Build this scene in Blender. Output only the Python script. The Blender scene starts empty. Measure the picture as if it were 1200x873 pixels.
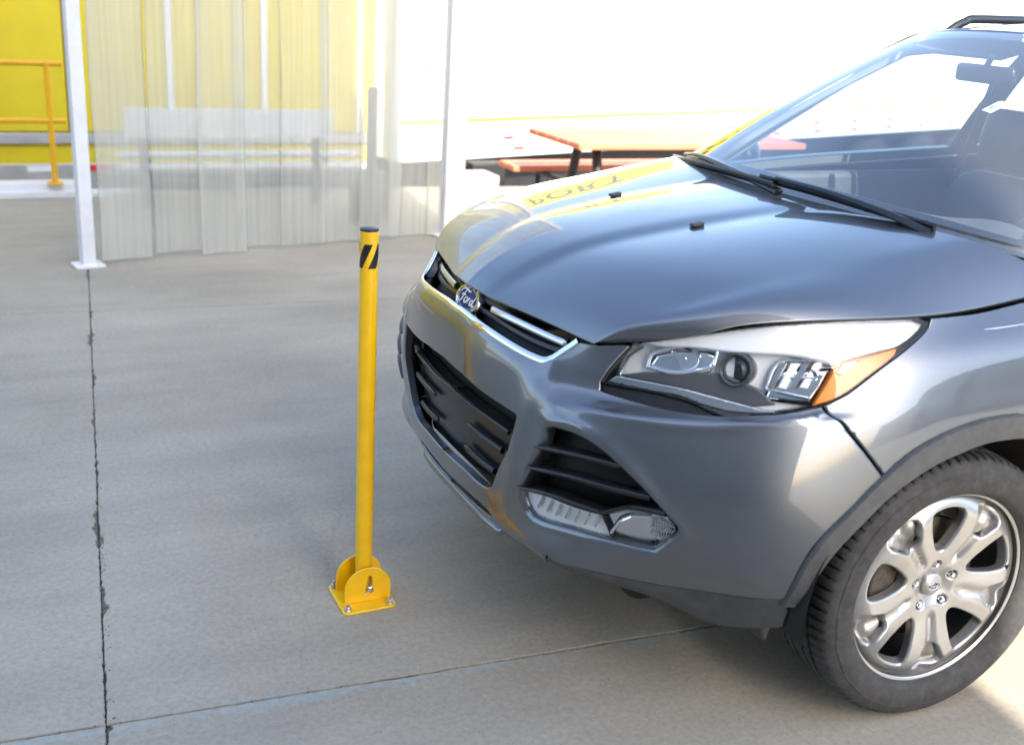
import bpy, bmesh, math, random
import numpy as np
from mathutils import Vector, Matrix
from mathutils.geometry import delaunay_2d_cdt
R = math.radians
random.seed(7); rng = np.random.default_rng(7)
scene = bpy.context.scene
COL = scene.collection
# ---------------------------------------------------------------- camera
cd = bpy.data.cameras.new('camera'); cam = bpy.data.objects.new('camera', cd); COL.objects.link(cam)
right = Vector((-.9015, .4286, .0604)).normalized(); fwd = Vector((-.4233, -.8438, -.3298)).normalized()
up = right.cross(fwd).normalized(); right = fwd.cross(up)
M = Matrix((right, up, -fwd)).transposed().to_4x4(); M.translation = Vector((1.9839, 2.4788, 1.6351)); cam.matrix_world = M
cd.sensor_fit = 'HORIZONTAL'; cd.sensor_width = 36; cd.lens = 1284.26/1200*36; cd.clip_start = .05; cd.clip_end = 500
cd.dof.use_dof = True; cd.dof.focus_distance = 3.0; cd.dof.aperture_fstop = 2.8
scene.camera = cam
# ---------------------------------------------------------------- daylight
SUN_EL, SUN_AZ = R(37), R(7.5)          # azimuth measured from +y towards +x
world = bpy.data.worlds.new('World'); scene.world = world; world.use_nodes = True
wn = world.node_tree.nodes; wl = world.node_tree.links
sky = wn.new('ShaderNodeTexSky'); sky.sky_type = 'NISHITA'; sky.sun_disc = False
sky.sun_elevation = SUN_EL; sky.sun_rotation = SUN_AZ; sky.air_density = 1.0; sky.dust_density = 2.6; sky.ozone_density = 1.0
wl.new(sky.outputs['Color'], wn['Background'].inputs['Color']); wn['Background'].inputs['Strength'].default_value = .15
sd = bpy.data.lights.new('sun', 'SUN'); sun = bpy.data.objects.new('sun', sd); COL.objects.link(sun)
sd.energy = 3.8; sd.angle = R(.6); sd.color = (1, .94, .85)
sdir = Vector((math.sin(SUN_AZ)*math.cos(SUN_EL), math.cos(SUN_AZ)*math.cos(SUN_EL), math.sin(SUN_EL)))
sun.rotation_euler = sdir.to_track_quat('Z', 'Y').to_euler(); sun.location = sdir*30
vs = scene.view_settings; vs.view_transform = 'Standard'; vs.look = 'None'; vs.exposure = 2.1; vs.gamma = 1; vs.use_curve_mapping = False
scene.cycles.max_bounces = 7; scene.cycles.diffuse_bounces = 3; scene.cycles.glossy_bounces = 4; scene.cycles.transparent_max_bounces = 14; scene.cycles.caustics_reflective = False; scene.cycles.caustics_refractive = False

# ---------------------------------------------------------------- helpers
def tag(o, label=None, cat=None, group=None, kind=None):
    if label: o['label'] = label
    if cat: o['category'] = cat
    if group: o['group'] = group
    if kind: o['kind'] = kind
    return o
def empty(name, loc=(0, 0, 0), rz=0, parent=None):
    o = bpy.data.objects.new(name, None); COL.objects.link(o); o.location = loc; o.rotation_euler = (0, 0, rz); o.parent = parent
    o.empty_display_size = .1
    return o
def link(name, me, mat, parent=None):
    o = bpy.data.objects.new(name, me); COL.objects.link(o); o.parent = parent
    if mat is not None and not me.materials: me.materials.append(mat)
    return o
class MB:
    """collects geometry and links it as one mesh object"""
    def __init__(self): self.v = []; self.f = []
    def add(self, v, f):
        b = len(self.v); self.v += [tuple(map(float, p)) for p in v]; self.f += [tuple(i+b for i in q) for q in f]; return self
    def box(self, c, s, m=None):
        c = Vector(c); V = []
        for x in (-.5, .5):
            for y in (-.5, .5):
                for z in (-.5, .5):
                    p = Vector((x*s[0], y*s[1], z*s[2])); p = (m @ p) if m is not None else p; V.append(c+p)
        return self.add(V, [(0, 1, 3, 2), (4, 6, 7, 5), (0, 4, 5, 1), (2, 3, 7, 6), (0, 2, 6, 4), (1, 5, 7, 3)])
    def tube(self, path, r, n=10, caps=True, flat=1.0, ref=(0, 0, 1), closed=False):
        P = [Vector(p) for p in path]; m = len(P); rs = r if hasattr(r, '__len__') else [r]*m; V = []; F = []
        for i in range(m):
            if closed: t = P[(i+1) % m]-P[i-1]
            else: t = P[min(i+1, m-1)]-P[max(i-1, 0)]
            t.normalize(); a = Vector(ref); a = (a-t*a.dot(t))
            if a.length < 1e-4: a = Vector((1, 0, 0))-t*t.x
            a.normalize(); b = t.cross(a)
            for k in range(n):
                w = 2*math.pi*k/n; V.append(P[i]+a*(rs[i]*math.cos(w)*flat)+b*(rs[i]*math.sin(w)))
        for i in range(m if closed else m-1):
            j = (i+1) % m
            for k in range(n): F.append((i*n+k, i*n+(k+1) % n, j*n+(k+1) % n, j*n+k))
        if caps and not closed: F += [tuple(range(n))[::-1], tuple((m-1)*n+k for k in range(n))]
        return self.add(V, F)
    def lathe(self, prof, n, o=(0, 0, 0), axis='z', closed=False, a0=0):
        V = []; F = []; m = len(prof)
        for r, h in prof:
            for k in range(n):
                w = 2*math.pi*k/n+a0; c, s = r*math.cos(w), r*math.sin(w)
                V.append({'z': (c, s, h), 'y': (c, h, s), 'x': (h, c, s)}[axis])
        V = [(p[0]+o[0], p[1]+o[1], p[2]+o[2]) for p in V]
        for i in range(m if closed else m-1):
            j = (i+1) % m
            for k in range(n):
                q = (i*n+k, i*n+(k+1) % n, j*n+(k+1) % n, j*n+k); F.append(q if axis != 'y' else q[::-1])
        return self.add(V, F)
    def prism(self, poly, fn, d):
        """poly in 2d, fn(u, v, w) -> point, thickness d along w"""
        n = len(poly); V = [fn(u, v, 0) for u, v in poly]+[fn(u, v, d) for u, v in poly]
        return self.add(V, [tuple(range(n))[::-1], tuple(range(n, 2*n))]+[(i, (i+1) % n, n+(i+1) % n, n+i) for i in range(n)])
    def grid(self, G, wrap=False):
        a = len(G); b = len(G[0]); V = [p for row in G for p in row]
        return self.add(V, [(i*b+j, (i+1)*b+j, (i+1)*b+(j+1) % b, i*b+(j+1) % b) for i in range(a-1) for j in range(b if wrap else b-1)])
    def build(self, name, mat, parent=None, smooth=38, bevel=0, seg=2, fix=True, loc=None):
        me = bpy.data.meshes.new(name); me.from_pydata(self.v, [], self.f)
        if fix:
            bm = bmesh.new(); bm.from_mesh(me); bmesh.ops.recalc_face_normals(bm, faces=bm.faces); bm.to_mesh(me); bm.free()
        if smooth: me.shade_smooth(); me.set_sharp_from_angle(angle=R(smooth))
        o = link(name, me, mat, parent)
        if loc: o.location = loc
        if bevel:
            b = o.modifiers.new('bevel', 'BEVEL'); b.width = bevel; b.segments = seg; b.limit_method = 'ANGLE'; b.angle_limit = R(40)
        return o
def copy_tree(o, parent=None):
    c = o.copy(); COL.objects.link(c); c.parent = parent
    for ch in list(o.children): copy_tree(ch, c)
    return c
# ---------------------------------------------------------------- materials
def nodes(name):
    m = bpy.data.materials.new(name); m.use_nodes = True; nt = m.node_tree
    return m, nt, nt.nodes, nt.links, nt.nodes['Principled BSDF']
def noise(nt, scale, detail=4, rough=.55, coord='Object', stretch=None):
    tc = nt.nodes.new('ShaderNodeTexCoord'); n = nt.nodes.new('ShaderNodeTexNoise')
    n.inputs['Scale'].default_value = scale; n.inputs['Detail'].default_value = detail; n.inputs['Roughness'].default_value = rough
    if stretch:
        mp = nt.nodes.new('ShaderNodeMapping'); mp.inputs['Scale'].default_value = stretch
        nt.links.new(tc.outputs[coord], mp.inputs['Vector']); nt.links.new(mp.outputs['Vector'], n.inputs['Vector'])
    else: nt.links.new(tc.outputs[coord], n.inputs['Vector'])
    return n.outputs['Fac']
def ramp(nt, fac, stops):
    r = nt.nodes.new('ShaderNodeValToRGB'); e = r.color_ramp.elements
    while len(e) < len(stops): e.new(.5)
    for k, (p, c) in enumerate(stops): e[k].position = p; e[k].color = (*c, 1) if len(c) == 3 else c
    nt.links.new(fac, r.inputs['Fac']); return r.outputs['Color']
def mixc(nt, fac, a, b, mode='MIX'):
    m = nt.nodes.new('ShaderNodeMix'); m.data_type = 'RGBA'; m.blend_type = mode
    for sock, v in ((m.inputs['Factor'], fac), (m.inputs['A'], a), (m.inputs['B'], b)):
        if hasattr(v, 'is_output'): nt.links.new(v, sock)
        elif hasattr(v, '__len__'): sock.default_value = (*v, 1) if len(v) == 3 else v
        else: sock.default_value = v
    return m.outputs['Result']
def math_(nt, op, a, b=None, c=None, clamp=False):
    m = nt.nodes.new('ShaderNodeMath'); m.operation = op; m.use_clamp = clamp
    for k, v in enumerate((a, b, c)):
        if v is None: continue
        if hasattr(v, 'is_output'): nt.links.new(v, m.inputs[k])
        else: m.inputs[k].default_value = v
    return m.outputs[0]
def bump(nt, fac, strength, dist=.002):
    b = nt.nodes.new('ShaderNodeBump'); b.inputs['Strength'].default_value = strength; b.inputs['Distance'].default_value = dist
    nt.links.new(fac, b.inputs['Height']); return b.outputs['Normal']
def mat(name, col, rough=.5, metal=0, var=.15, vscale=8, bmp=0, bscale=60, coat=0, dirt=0, dirtcol=(.25, .22, .18), spec=.5):
    m, nt, N, L, P = nodes(name)
    c2 = tuple(x*(1-var) for x in col); c1 = tuple(min(1, x*(1+var*.6)) for x in col)
    c = ramp(nt, noise(nt, vscale), [(.3, c2), (.7, c1)])
    if dirt: c = mixc(nt, math_(nt, 'MULTIPLY', ramp(nt, noise(nt, vscale*2.3, 8, .65), [(.45, (0, 0, 0)), (.75, (1, 1, 1))]), dirt), c, dirtcol)
    L.new(c, P.inputs['Base Color']); P.inputs['Roughness'].default_value = rough; P.inputs['Metallic'].default_value = metal
    P.inputs['Coat Weight'].default_value = coat; P.inputs['Coat Roughness'].default_value = .03; P.inputs['Specular IOR Level'].default_value = spec
    if bmp: L.new(bump(nt, noise(nt, bscale, 5), bmp), P.inputs['Normal'])
    return m
def two_sided_fresnel(nt, ior):
    g = nt.nodes.new('ShaderNodeNewGeometry'); fr = nt.nodes.new('ShaderNodeFresnel')
    nt.links.new(math_(nt, 'MULTIPLY_ADD', g.outputs['Backfacing'], 1/ior-ior, ior), fr.inputs['IOR']); return fr
def thin_glass(name, tint, rough=.0, ior=1.5, haze=0, hazecol=(.8, .8, .8)):
    """pane too thin to refract: clear straight through, mirror-like by Fresnel"""
    m, nt, N, L, P = nodes(name); N.remove(P); out = N['Material Output']
    tr = N.new('ShaderNodeBsdfTransparent'); tr.inputs['Color'].default_value = (*tint, 1)
    gl = N.new('ShaderNodeBsdfGlossy'); gl.inputs['Roughness'].default_value = rough; gl.inputs['Color'].default_value = (1, 1, 1, 1)
    fr = two_sided_fresnel(nt, ior)
    a = tr.outputs[0]
    if haze:
        df = N.new('ShaderNodeBsdfDiffuse'); df.inputs['Color'].default_value = (*hazecol, 1)
        mx = N.new('ShaderNodeMixShader'); mx.inputs[0].default_value = haze; L.new(a, mx.inputs[1]); L.new(df.outputs[0], mx.inputs[2]); a = mx.outputs[0]
    mx = N.new('ShaderNodeMixShader'); L.new(fr.outputs[0], mx.inputs[0]); L.new(a, mx.inputs[1]); L.new(gl.outputs[0], mx.inputs[2]); L.new(mx.outputs[0], out.inputs['Surface'])
    return m
def concrete_mat():
    m, nt, N, L, P = nodes('concrete')
    big = ramp(nt, noise(nt, .8, 4, .6, stretch=(1, 1.15, 1)), [(.3, (.285, .250, .190)), (.5, (.345, .306, .238)), (.72, (.398, .356, .282))])
    streak = ramp(nt, noise(nt, 2.0, 5, .62, stretch=(.3, 2.2, 1)), [(.34, (.90, .90, .915)), (.58, (1.02, 1.02, 1.02))])
    fine = noise(nt, 60, 5, .75)
    c = mixc(nt, 1, mixc(nt, 1, big, streak, 'MULTIPLY'), ramp(nt, fine, [(.26, (.76, .76, .76)), (.5, (.98, .98, .98)), (.74, (1.16, 1.16, 1.15))]), 'MULTIPLY')
    warm = ramp(nt, noise(nt, 1.7, 4, .65), [(.52, (0, 0, 0)), (.75, (1, 1, 1))])
    c = mixc(nt, math_(nt, 'MULTIPLY', warm, .30), c, (.35, .29, .21))
    agg = ramp(nt, noise(nt, 120, 2, .6), [(.66, (0, 0, 0)), (.74, (1, 1, 1))])
    c = mixc(nt, math_(nt, 'MULTIPLY', agg, .35), c, (.50, .46, .39))
    pits = ramp(nt, noise(nt, 95, 2, .6), [(.27, (1, 1, 1)), (.33, (0, 0, 0))])
    c = mixc(nt, math_(nt, 'MULTIPLY', pits, .75), c, (.16, .15, .14))
    st_ = ramp(nt, noise(nt, 4.5, 6, .72), [(.60, (0, 0, 0)), (.72, (1, 1, 1))])
    c = mixc(nt, math_(nt, 'MULTIPLY', st_, .28), c, (.20, .185, .165))
    # hairline crazing and a few scuffs dragged along the apron
    tcx = N.new('ShaderNodeTexCoord'); vr = N.new('ShaderNodeTexVoronoi'); vr.feature = 'DISTANCE_TO_EDGE'; vr.inputs['Scale'].default_value = .55
    wob = N.new('ShaderNodeTexNoise'); wob.inputs['Scale'].default_value = 6; wob.inputs['Detail'].default_value = 4; L.new(tcx.outputs['Object'], wob.inputs['Vector'])
    vm = N.new('ShaderNodeVectorMath'); vm.operation = 'MULTIPLY_ADD'; L.new(wob.outputs['Color'], vm.inputs[0]); vm.inputs[1].default_value = (.16, .16, 0); L.new(tcx.outputs['Object'], vm.inputs[2]); L.new(vm.outputs[0], vr.inputs['Vector'])
    hair = math_(nt, 'MULTIPLY', math_(nt, 'LESS_THAN', vr.outputs['Distance'], .0011), ramp(nt, noise(nt, 1.3, 2), [(.5, (0, 0, 0)), (.6, (1, 1, 1))]))
    c = mixc(nt, math_(nt, 'MULTIPLY', hair, .16), c, (.14, .125, .105))
    scuff = ramp(nt, noise(nt, 1.1, 5, .7, stretch=(.45, 6, 1)), [(.60, (0, 0, 0)), (.70, (1, 1, 1))])
    c = mixc(nt, math_(nt, 'MULTIPLY', scuff, .22), c, (.17, .165, .16))
    drip = ramp(nt, noise(nt, 13, 2, .6), [(.735, (0, 0, 0)), (.765, (1, 1, 1))])
    c = mixc(nt, math_(nt, 'MULTIPLY', drip, .18), c, (.12, .11, .10))
    # worn blue paint left along the nearer joint
    geo = N.new('ShaderNodeNewGeometry'); sp = N.new('ShaderNodeSeparateXYZ'); L.new(geo.outputs['Position'], sp.inputs[0])
    d = math_(nt, 'SUBTRACT', sp.outputs['Y'], math_(nt, 'MULTIPLY_ADD', sp.outputs['X'], -.0871, .3937))
    band = math_(nt, 'SUBTRACT', 1, math_(nt, 'DIVIDE', math_(nt, 'ABSOLUTE', math_(nt, 'SUBTRACT', d, .018)), .075), clamp=True)
    n2 = noise(nt, 2.3, 2, .5); n1 = noise(nt, 38, 5, .8)
    v = math_(nt, 'ADD', math_(nt, 'MULTIPLY', band, .42), math_(nt, 'ADD', math_(nt, 'MULTIPLY', n2, .85), math_(nt, 'MULTIPLY', n1, 1.15)))
    pm = math_(nt, 'MULTIPLY', ramp(nt, math_(nt, 'SUBTRACT', v, .5), [(.83, (0, 0, 0)), (.92, (1, 1, 1))]), math_(nt, 'GREATER_THAN', band, .02))
    c = mixc(nt, math_(nt, 'MULTIPLY', pm, .22), c, (.24, .46, .54))
    L.new(c, P.inputs['Base Color']); P.inputs['Roughness'].default_value = .82
    L.new(bump(nt, math_(nt, 'ADD', fine, math_(nt, 'MULTIPLY', noise(nt, 9, 3), .8)), .35, .004), P.inputs['Normal'])
    return m
def paint_mat():
    m, nt, N, L, P = nodes('grey_car_paint')
    fl = N.new('ShaderNodeTexVoronoi'); fl.inputs['Scale'].default_value = 2200; tc = N.new('ShaderNodeTexCoord'); L.new(tc.outputs['Object'], fl.inputs['Vector'])
    c = ramp(nt, fl.outputs['Distance'], [(.15, (.168, .184, .206)), (.8, (.110, .122, .140))])
    dust = noise(nt, 5.5, 5, .7)
    c = mixc(nt, math_(nt, 'MULTIPLY', ramp(nt, dust, [(.45, (0, 0, 0)), (.8, (1, 1, 1))]), .10), c, (.28, .27, .25))
    L.new(c, P.inputs['Base Color']); P.inputs['Metallic'].default_value = .82; P.inputs['Roughness'].default_value = .34
    P.inputs['Coat Weight'].default_value = 1; P.inputs['Coat IOR'].default_value = 1.62
    L.new(ramp(nt, dust, [(.4, (.012, .012, .012)), (.8, (.07, .07, .07))]), P.inputs['Coat Roughness'])
    return m
MT = {}
MT['concrete'] = concrete_mat()
MT['paint'] = paint_mat()
MT['plastic'] = mat('dark_plastic', (.028, .029, .032), .5, var=.25, vscale=20, bmp=.15, bscale=400, dirt=.18)
MT['arch'] = mat('arch_plastic', (.062, .065, .069), .5, var=.2, vscale=16, bmp=.1, bscale=400, dirt=.22, dirtcol=(.2, .18, .155))
MT['valance'] = mat('grey_plastic', (.05, .054, .062), .42, var=.2, vscale=14, dirt=.15)
MT['gloss'] = mat('gloss_black', (.008, .008, .009), .12, var=.2, coat=.4)
MT['black'] = mat('matt_black', (.006, .006, .0065), .6, var=.2)
MT['bar'] = mat('satin_black', (.012, .0125, .014), .28, var=.2)
MT['chrome'] = mat('chrome', (.82, .83, .85), .06, 1, var=.03)
MT['satin'] = mat('satin_chrome', (.62, .63, .65), .18, 1, var=.05)
MT['alloy'] = mat('alloy_silver', (.44, .44, .435), .30, .7, var=.08, vscale=12, coat=.5, dirt=.14, dirtcol=(.26, .24, .21))
MT['pocket'] = mat('alloy_pocket', (.36, .35, .33), .33, .6, var=.1, coat=.4, dirt=.3)
MT['barrel'] = mat('brake_dust_barrel', (.16, .15, .14), .5, .5, var=.3)
MT['disc'] = mat('brake_disc', (.42, .37, .31), .35, .8, var=.25, vscale=30)
MT['caliper'] = mat('cast_iron', (.09, .085, .08), .6, .4, var=.4, vscale=40, bmp=.3, dirt=.5, dirtcol=(.35, .18, .08))
MT['rubber'] = mat('tyre_rubber', (.035, .035, .036), .72, var=.3, vscale=18, bmp=.25, bscale=220, dirt=.35, dirtcol=(.12, .11, .10))
MT['lens'] = thin_glass('clear_lens', (.97, .98, .99), ior=1.42)
MT['glass'] = thin_glass('windscreen_glass', (.80, .86, .86), ior=2.15, haze=.045, hazecol=(.72, .76, .80))  # the pale diffuse haze stands in for sky glare on the screen
MT['sideglass'] = thin_glass('side_glass', (.50, .58, .62), ior=1.5)
MT['amber'] = mat('amber_lens', (.95, .25, .0), .25, var=.1)
MT['amberdark'] = mat('amber_bulb', (.42, .07, .005), .2, var=.2, coat=1)
MT['lampgrey'] = mat('lamp_bezel', (.86, .87, .88), .3, .1, var=.05)
MT['script'] = mat('badge_script', (.80, .80, .81), .3, .4, var=.03)
MT['bezel'] = mat('lamp_chrome', (.93, .94, .95), .25, .15, var=.02)
MT['lampdark'] = mat('lamp_smoke', (.10, .105, .11), .2, .3, var=.1)
MT['badge'] = mat('badge_blue', (.010, .030, .16), .35, var=.1, spec=.25)
MT['interior'] = mat('cabin_plastic', (.07, .075, .08), .6, var=.2, bmp=.2, bscale=500)
MT['seat'] = mat('seat_leather', (.04, .043, .05), .5, var=.2)
MT['trim'] = mat('pillar_trim', (.12, .125, .13), .7, var=.1)
MT['yellow'] = mat('yellow_powder_coat', (.95, .545, .004), .32, var=.08, vscale=14, coat=.25, bmp=.12, bscale=260, dirt=.10, dirtcol=(.35, .25, .08))
MT['cap'] = mat('navy_cap', (.018, .022, .04), .4)
MT['zinc'] = mat('zinc_bolt', (.6, .58, .54), .3, 1, var=.2, vscale=120)
MT['white'] = mat('white_paint', (.74, .75, .76), .45, var=.06, dirt=.12)
MT['trailer_yellow'] = mat('trailer_yellow', (.62, .50, .012), .42, var=.08, vscale=3, dirt=.08)
MT['trailer_white'] = mat('trailer_white', (.80, .80, .78), .4, var=.03, vscale=3)
MT['gold'] = mat('gold_stripe', (.75, .40, .03), .4, var=.05)
MT['alu'] = mat('aluminium_rail', (.55, .56, .57), .4, .6, var=.1)
MT['red'] = mat('red_tape', (.60, .03, .03), .4, var=.1)
MT['ink'] = mat('dark_lettering', (.05, .048, .04), .5)
MT['railing'] = mat('yellow_rail', (.80, .42, .01), .4, var=.06)
MT['table'] = mat('coral_table_boards', (.60, .17, .09), .5, var=.12, vscale=10, bmp=.2)
MT['post'] = mat('black_steel', (.015, .015, .016), .5, var=.2)
MT['greypost'] = mat('grey_post', (.17, .18, .19), .5, var=.15)
MT['block'] = mat('concrete_block', (.40, .38, .34), .85, var=.25, vscale=12, bmp=.5, bscale=50)
MT['crack'] = mat('dark_joint', (.055, .048, .040), .95, var=.5, vscale=40)  # dark line that follows the slab joints
MT['joint'] = mat('joint_dirt', (.17, .150, .118), .95, var=.5, vscale=60, bmp=.5, bscale=80)
MT['far'] = mat('yard_asphalt', (.30, .29, .275), .9, var=.15, vscale=1.2, bmp=.3, bscale=60)
MT['wall'] = mat('warehouse_cladding', (.30, .31, .32), .55, var=.08, vscale=2, dirt=.15)
MT['roof'] = mat('warehouse_roof', (.18, .18, .19), .6)
# ---------------------------------------------------------------- surface nets (metres, car axes: x forward, y left, z up)
def spline_matrix(k):
    """second derivatives of a natural cubic spline as a linear map of the knot values"""
    n = len(k); A = np.zeros((n, n)); B = np.zeros((n, n)); h = np.diff(k)
    A[0, 0] = A[-1, -1] = 1
    for i in range(1, n-1):
        A[i, i-1] = h[i-1]; A[i, i] = 2*(h[i-1]+h[i]); A[i, i+1] = h[i]
        B[i, i-1] = 6/h[i-1]; B[i, i] = -6/h[i-1]-6/h[i]; B[i, i+1] = 6/h[i]
    return np.linalg.solve(A, B)
def w_spline(k, M, x):
    x = np.clip(np.asarray(x, float), k[0], k[-1]); i = np.clip(np.searchsorted(k, x)-1, 0, len(k)-2)
    h = (k[1:]-k[:-1])[i]; a = (k[i+1]-x)/h; b = 1-a
    w = np.zeros((len(x), len(k))); r = np.arange(len(x))
    w[r, i] += a; w[r, i+1] += b
    return w+((a**3-a)*h*h/6)[:, None]*M[i]+((b**3-b)*h*h/6)[:, None]*M[i+1]
def w_hermite(k, x):
    n = len(k); x = np.clip(np.asarray(x, float), k[0], k[-1]); i = np.clip(np.searchsorted(k, x)-1, 0, n-2)
    h = (k[1:]-k[:-1])[i]; u = (x-k[i])/h; D = np.zeros((n, n))
    for j in range(n):
        if j == 0: D[0, 0] = -1/(k[1]-k[0]); D[0, 1] = -D[0, 0]
        elif j == n-1: D[j, j] = 1/(k[j]-k[j-1]); D[j, j-1] = -D[j, j]
        else:
            h0 = k[j]-k[j-1]; h1 = k[j+1]-k[j]
            D[j, j-1] = -h1/(h0*(h0+h1)); D[j, j] = (h1-h0)/(h0*h1); D[j, j+1] = h0/(h1*(h0+h1))
    w = np.zeros((len(x), n)); r = np.arange(len(x))
    w[r, i] += 2*u**3-3*u**2+1; w[r, i+1] += -2*u**3+3*u**2
    return w+((u**3-2*u**2+u)*h)[:, None]*D[i]+((u**3-u**2)*h)[:, None]*D[i+1]
class Net:
    """smooth surface through a grid of points P[column][row]; its parameters are about metric"""
    def __init__(self, P, smooth_t=False, mir=0, local_s=False):
        P = np.array(P, float)
        if mir: P = np.concatenate([P[1:mir+1][::-1]*[1, -1, 1], P])      # carry the surface on across the middle line
        self.P = P; self.local_s = local_s
        ds = np.linalg.norm(np.diff(P, axis=0), axis=2).mean(1); dt = np.linalg.norm(np.diff(P, axis=1), axis=2).mean(0)
        self.ks = np.concatenate([[0], np.cumsum(ds)]); self.kt = np.concatenate([[0], np.cumsum(dt)])
        self.ks -= self.ks[mir]
        self.Ms = spline_matrix(self.ks); self.Mt = spline_matrix(self.kt) if smooth_t else None
    def __call__(self, st):
        st = np.atleast_2d(np.asarray(st, float))
        ws = w_hermite(self.ks, st[:, 0]) if self.local_s else w_spline(self.ks, self.Ms, st[:, 0])
        wt = w_spline(self.kt, self.Mt, st[:, 1]) if self.Mt is not None else w_hermite(self.kt, st[:, 1])
        return np.einsum('ni,nj,ijk->nk', ws, wt, self.P)
    def normal(self, st, e=.002):
        st = np.atleast_2d(np.asarray(st, float)); a = np.array([e, 0]); b = np.array([0, e])
        n = np.cross(self(st+a)-self(st-a), self(st+b)-self(st-b))
        return n/np.maximum(np.linalg.norm(n, axis=1), 1e-12)[:, None]
    def grid(self, ns, nt):
        s = np.linspace(0, self.ks[-1], ns); t = np.linspace(0, self.kt[-1], nt)
        return np.stack(np.meshgrid(s, t, indexing='ij'), -1).reshape(-1, 2)
    def find(self, target, fn, srange=None):
        """parameters of the points whose fn(xyz) equals target (rows)"""
        if getattr(self, 'cache', ('none',))[0] != srange:
            g = self.grid(400, 100)
            if srange: g = g[(g[:, 0] >= srange[0]) & (g[:, 0] <= srange[1])]
            self.cache = (srange, g, self(g))
        g = self.cache[1]; f = fn(self.cache[2]); out = []
        for q in np.atleast_2d(target):
            st = g[np.argmin(((f-q)**2).sum(1))].copy()
            for _ in range(12):
                v = fn(self(st))[0]; e = 1e-4
                J = np.stack([(fn(self(st+[e, 0]))[0]-v)/e, (fn(self(st+[0, e]))[0]-v)/e], 1)
                d = np.linalg.lstsq(J, q-v, rcond=None)[0]; d *= min(1, .03/max(np.linalg.norm(d), 1e-9)); st = st+d
                st = np.clip(st, 0, [self.ks[-1], self.kt[-1]])
            out.append(st)
        return np.array(out)
BODY = [  # columns from the nose round to the tail, rows from the sill up to the shut line under the hood and the belt line
 [(.868,0,.331),(.905,0,.37),(.932,0,.47),(.945,0,.58),(.944,0,.70),(.939,0,.79),(.932,0,.83),(.914,0,.868),(.888,0,.915)],
 [(.862,.22,.326),(.893,.22,.368),(.920,.22,.47),(.932,.22,.58),(.931,.22,.70),(.926,.22,.785),(.917,.22,.825),(.897,.22,.86),(.868,.22,.905)],
 [(.815,.38,.322),(.872,.385,.368),(.892,.38,.465),(.908,.385,.575),(.903,.385,.69),(.889,.385,.775),(.874,.385,.808),(.849,.385,.852),(.822,.38,.898)],
 [(.768,.505,.325),(.842,.525,.374),(.850,.51,.46),(.872,.515,.57),(.862,.515,.68),(.835,.51,.767),(.783,.505,.795),(.768,.495,.85),(.760,.488,.902)],
 [(.63,.615,.295),(.70,.628,.36),(.752,.63,.455),(.780,.635,.56),(.770,.635,.67),(.728,.635,.772),(.672,.625,.80),(.635,.622,.875),(.603,.62,.953)],
 [(.545,.695,.262),(.58,.715,.355),(.640,.725,.455),(.668,.732,.56),(.658,.73,.67),(.600,.728,.783),(.55,.718,.808),(.51,.708,.895),(.47,.70,.988)],
 [(.495,.765,.276),(.51,.79,.36),(.545,.81,.455),(.562,.817,.56),(.548,.812,.67),(.488,.797,.795),(.450,.785,.82),(.39,.77,.91),(.32,.75,1.003)],
 [(.435,.832,.305),(.435,.85,.37),(.443,.866,.455),(.443,.87,.56),(.425,.862,.67),(.375,.842,.80),(.345,.83,.83),(.275,.812,.92),(.18,.782,1.007)],
 [(.30,.865,.32),(.30,.882,.38),(.29,.895,.46),(.285,.90,.56),(.27,.893,.68),(.25,.878,.79),(.232,.866,.84),(.165,.84,.93),(.06,.79,1.008)],
 [(0,.875,.30),(0,.89,.37),(0,.905,.46),(0,.914,.56),(0,.911,.68),(0,.90,.79),(-.01,.888,.85),(-.035,.862,.94),(-.08,.79,1.015)],
 [(-.35,.87,.28),(-.35,.892,.36),(-.35,.908,.46),(-.35,.917,.56),(-.35,.916,.68),(-.35,.906,.80),(-.35,.893,.87),(-.36,.868,.965),(-.38,.79,1.055)],
 [(-.8,.865,.27),(-.8,.888,.35),(-.8,.903,.45),(-.8,.914,.55),(-.8,.915,.68),(-.8,.908,.80),(-.8,.897,.89),(-.8,.872,.99),(-.8,.80,1.085)],
 [(-1.6,.865,.27),(-1.6,.888,.35),(-1.6,.903,.45),(-1.6,.914,.55),(-1.6,.917,.68),(-1.6,.912,.81),(-1.6,.90,.91),(-1.6,.876,1.02),(-1.6,.81,1.12)],
 [(-2.4,.865,.28),(-2.4,.888,.36),(-2.4,.903,.46),(-2.4,.914,.56),(-2.4,.917,.70),(-2.4,.912,.83),(-2.4,.90,.94),(-2.4,.872,1.05),(-2.4,.80,1.155)],
 [(-3.0,.85,.30),(-3.0,.875,.37),(-3.0,.895,.47),(-3.0,.905,.57),(-3.0,.905,.71),(-3.0,.898,.84),(-3.0,.885,.96),(-3.0,.85,1.075),(-3.0,.77,1.18)],
 [(-3.36,.76,.32),(-3.40,.79,.39),(-3.42,.81,.48),(-3.43,.82,.58),(-3.42,.82,.71),(-3.40,.815,.84),(-3.37,.80,.97),(-3.34,.765,1.085),(-3.31,.70,1.19)],
 [(-3.45,.45,.34),(-3.51,.46,.40),(-3.55,.47,.49),(-3.57,.48,.59),(-3.56,.48,.71),(-3.52,.48,.84),(-3.48,.47,.97),(-3.44,.45,1.09),(-3.40,.42,1.20)],
 [(-3.46,0,.34),(-3.53,0,.40),(-3.57,0,.49),(-3.59,0,.59),(-3.58,0,.71),(-3.54,0,.84),(-3.50,0,.97),(-3.46,0,1.09),(-3.42,0,1.20)],
]
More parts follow.
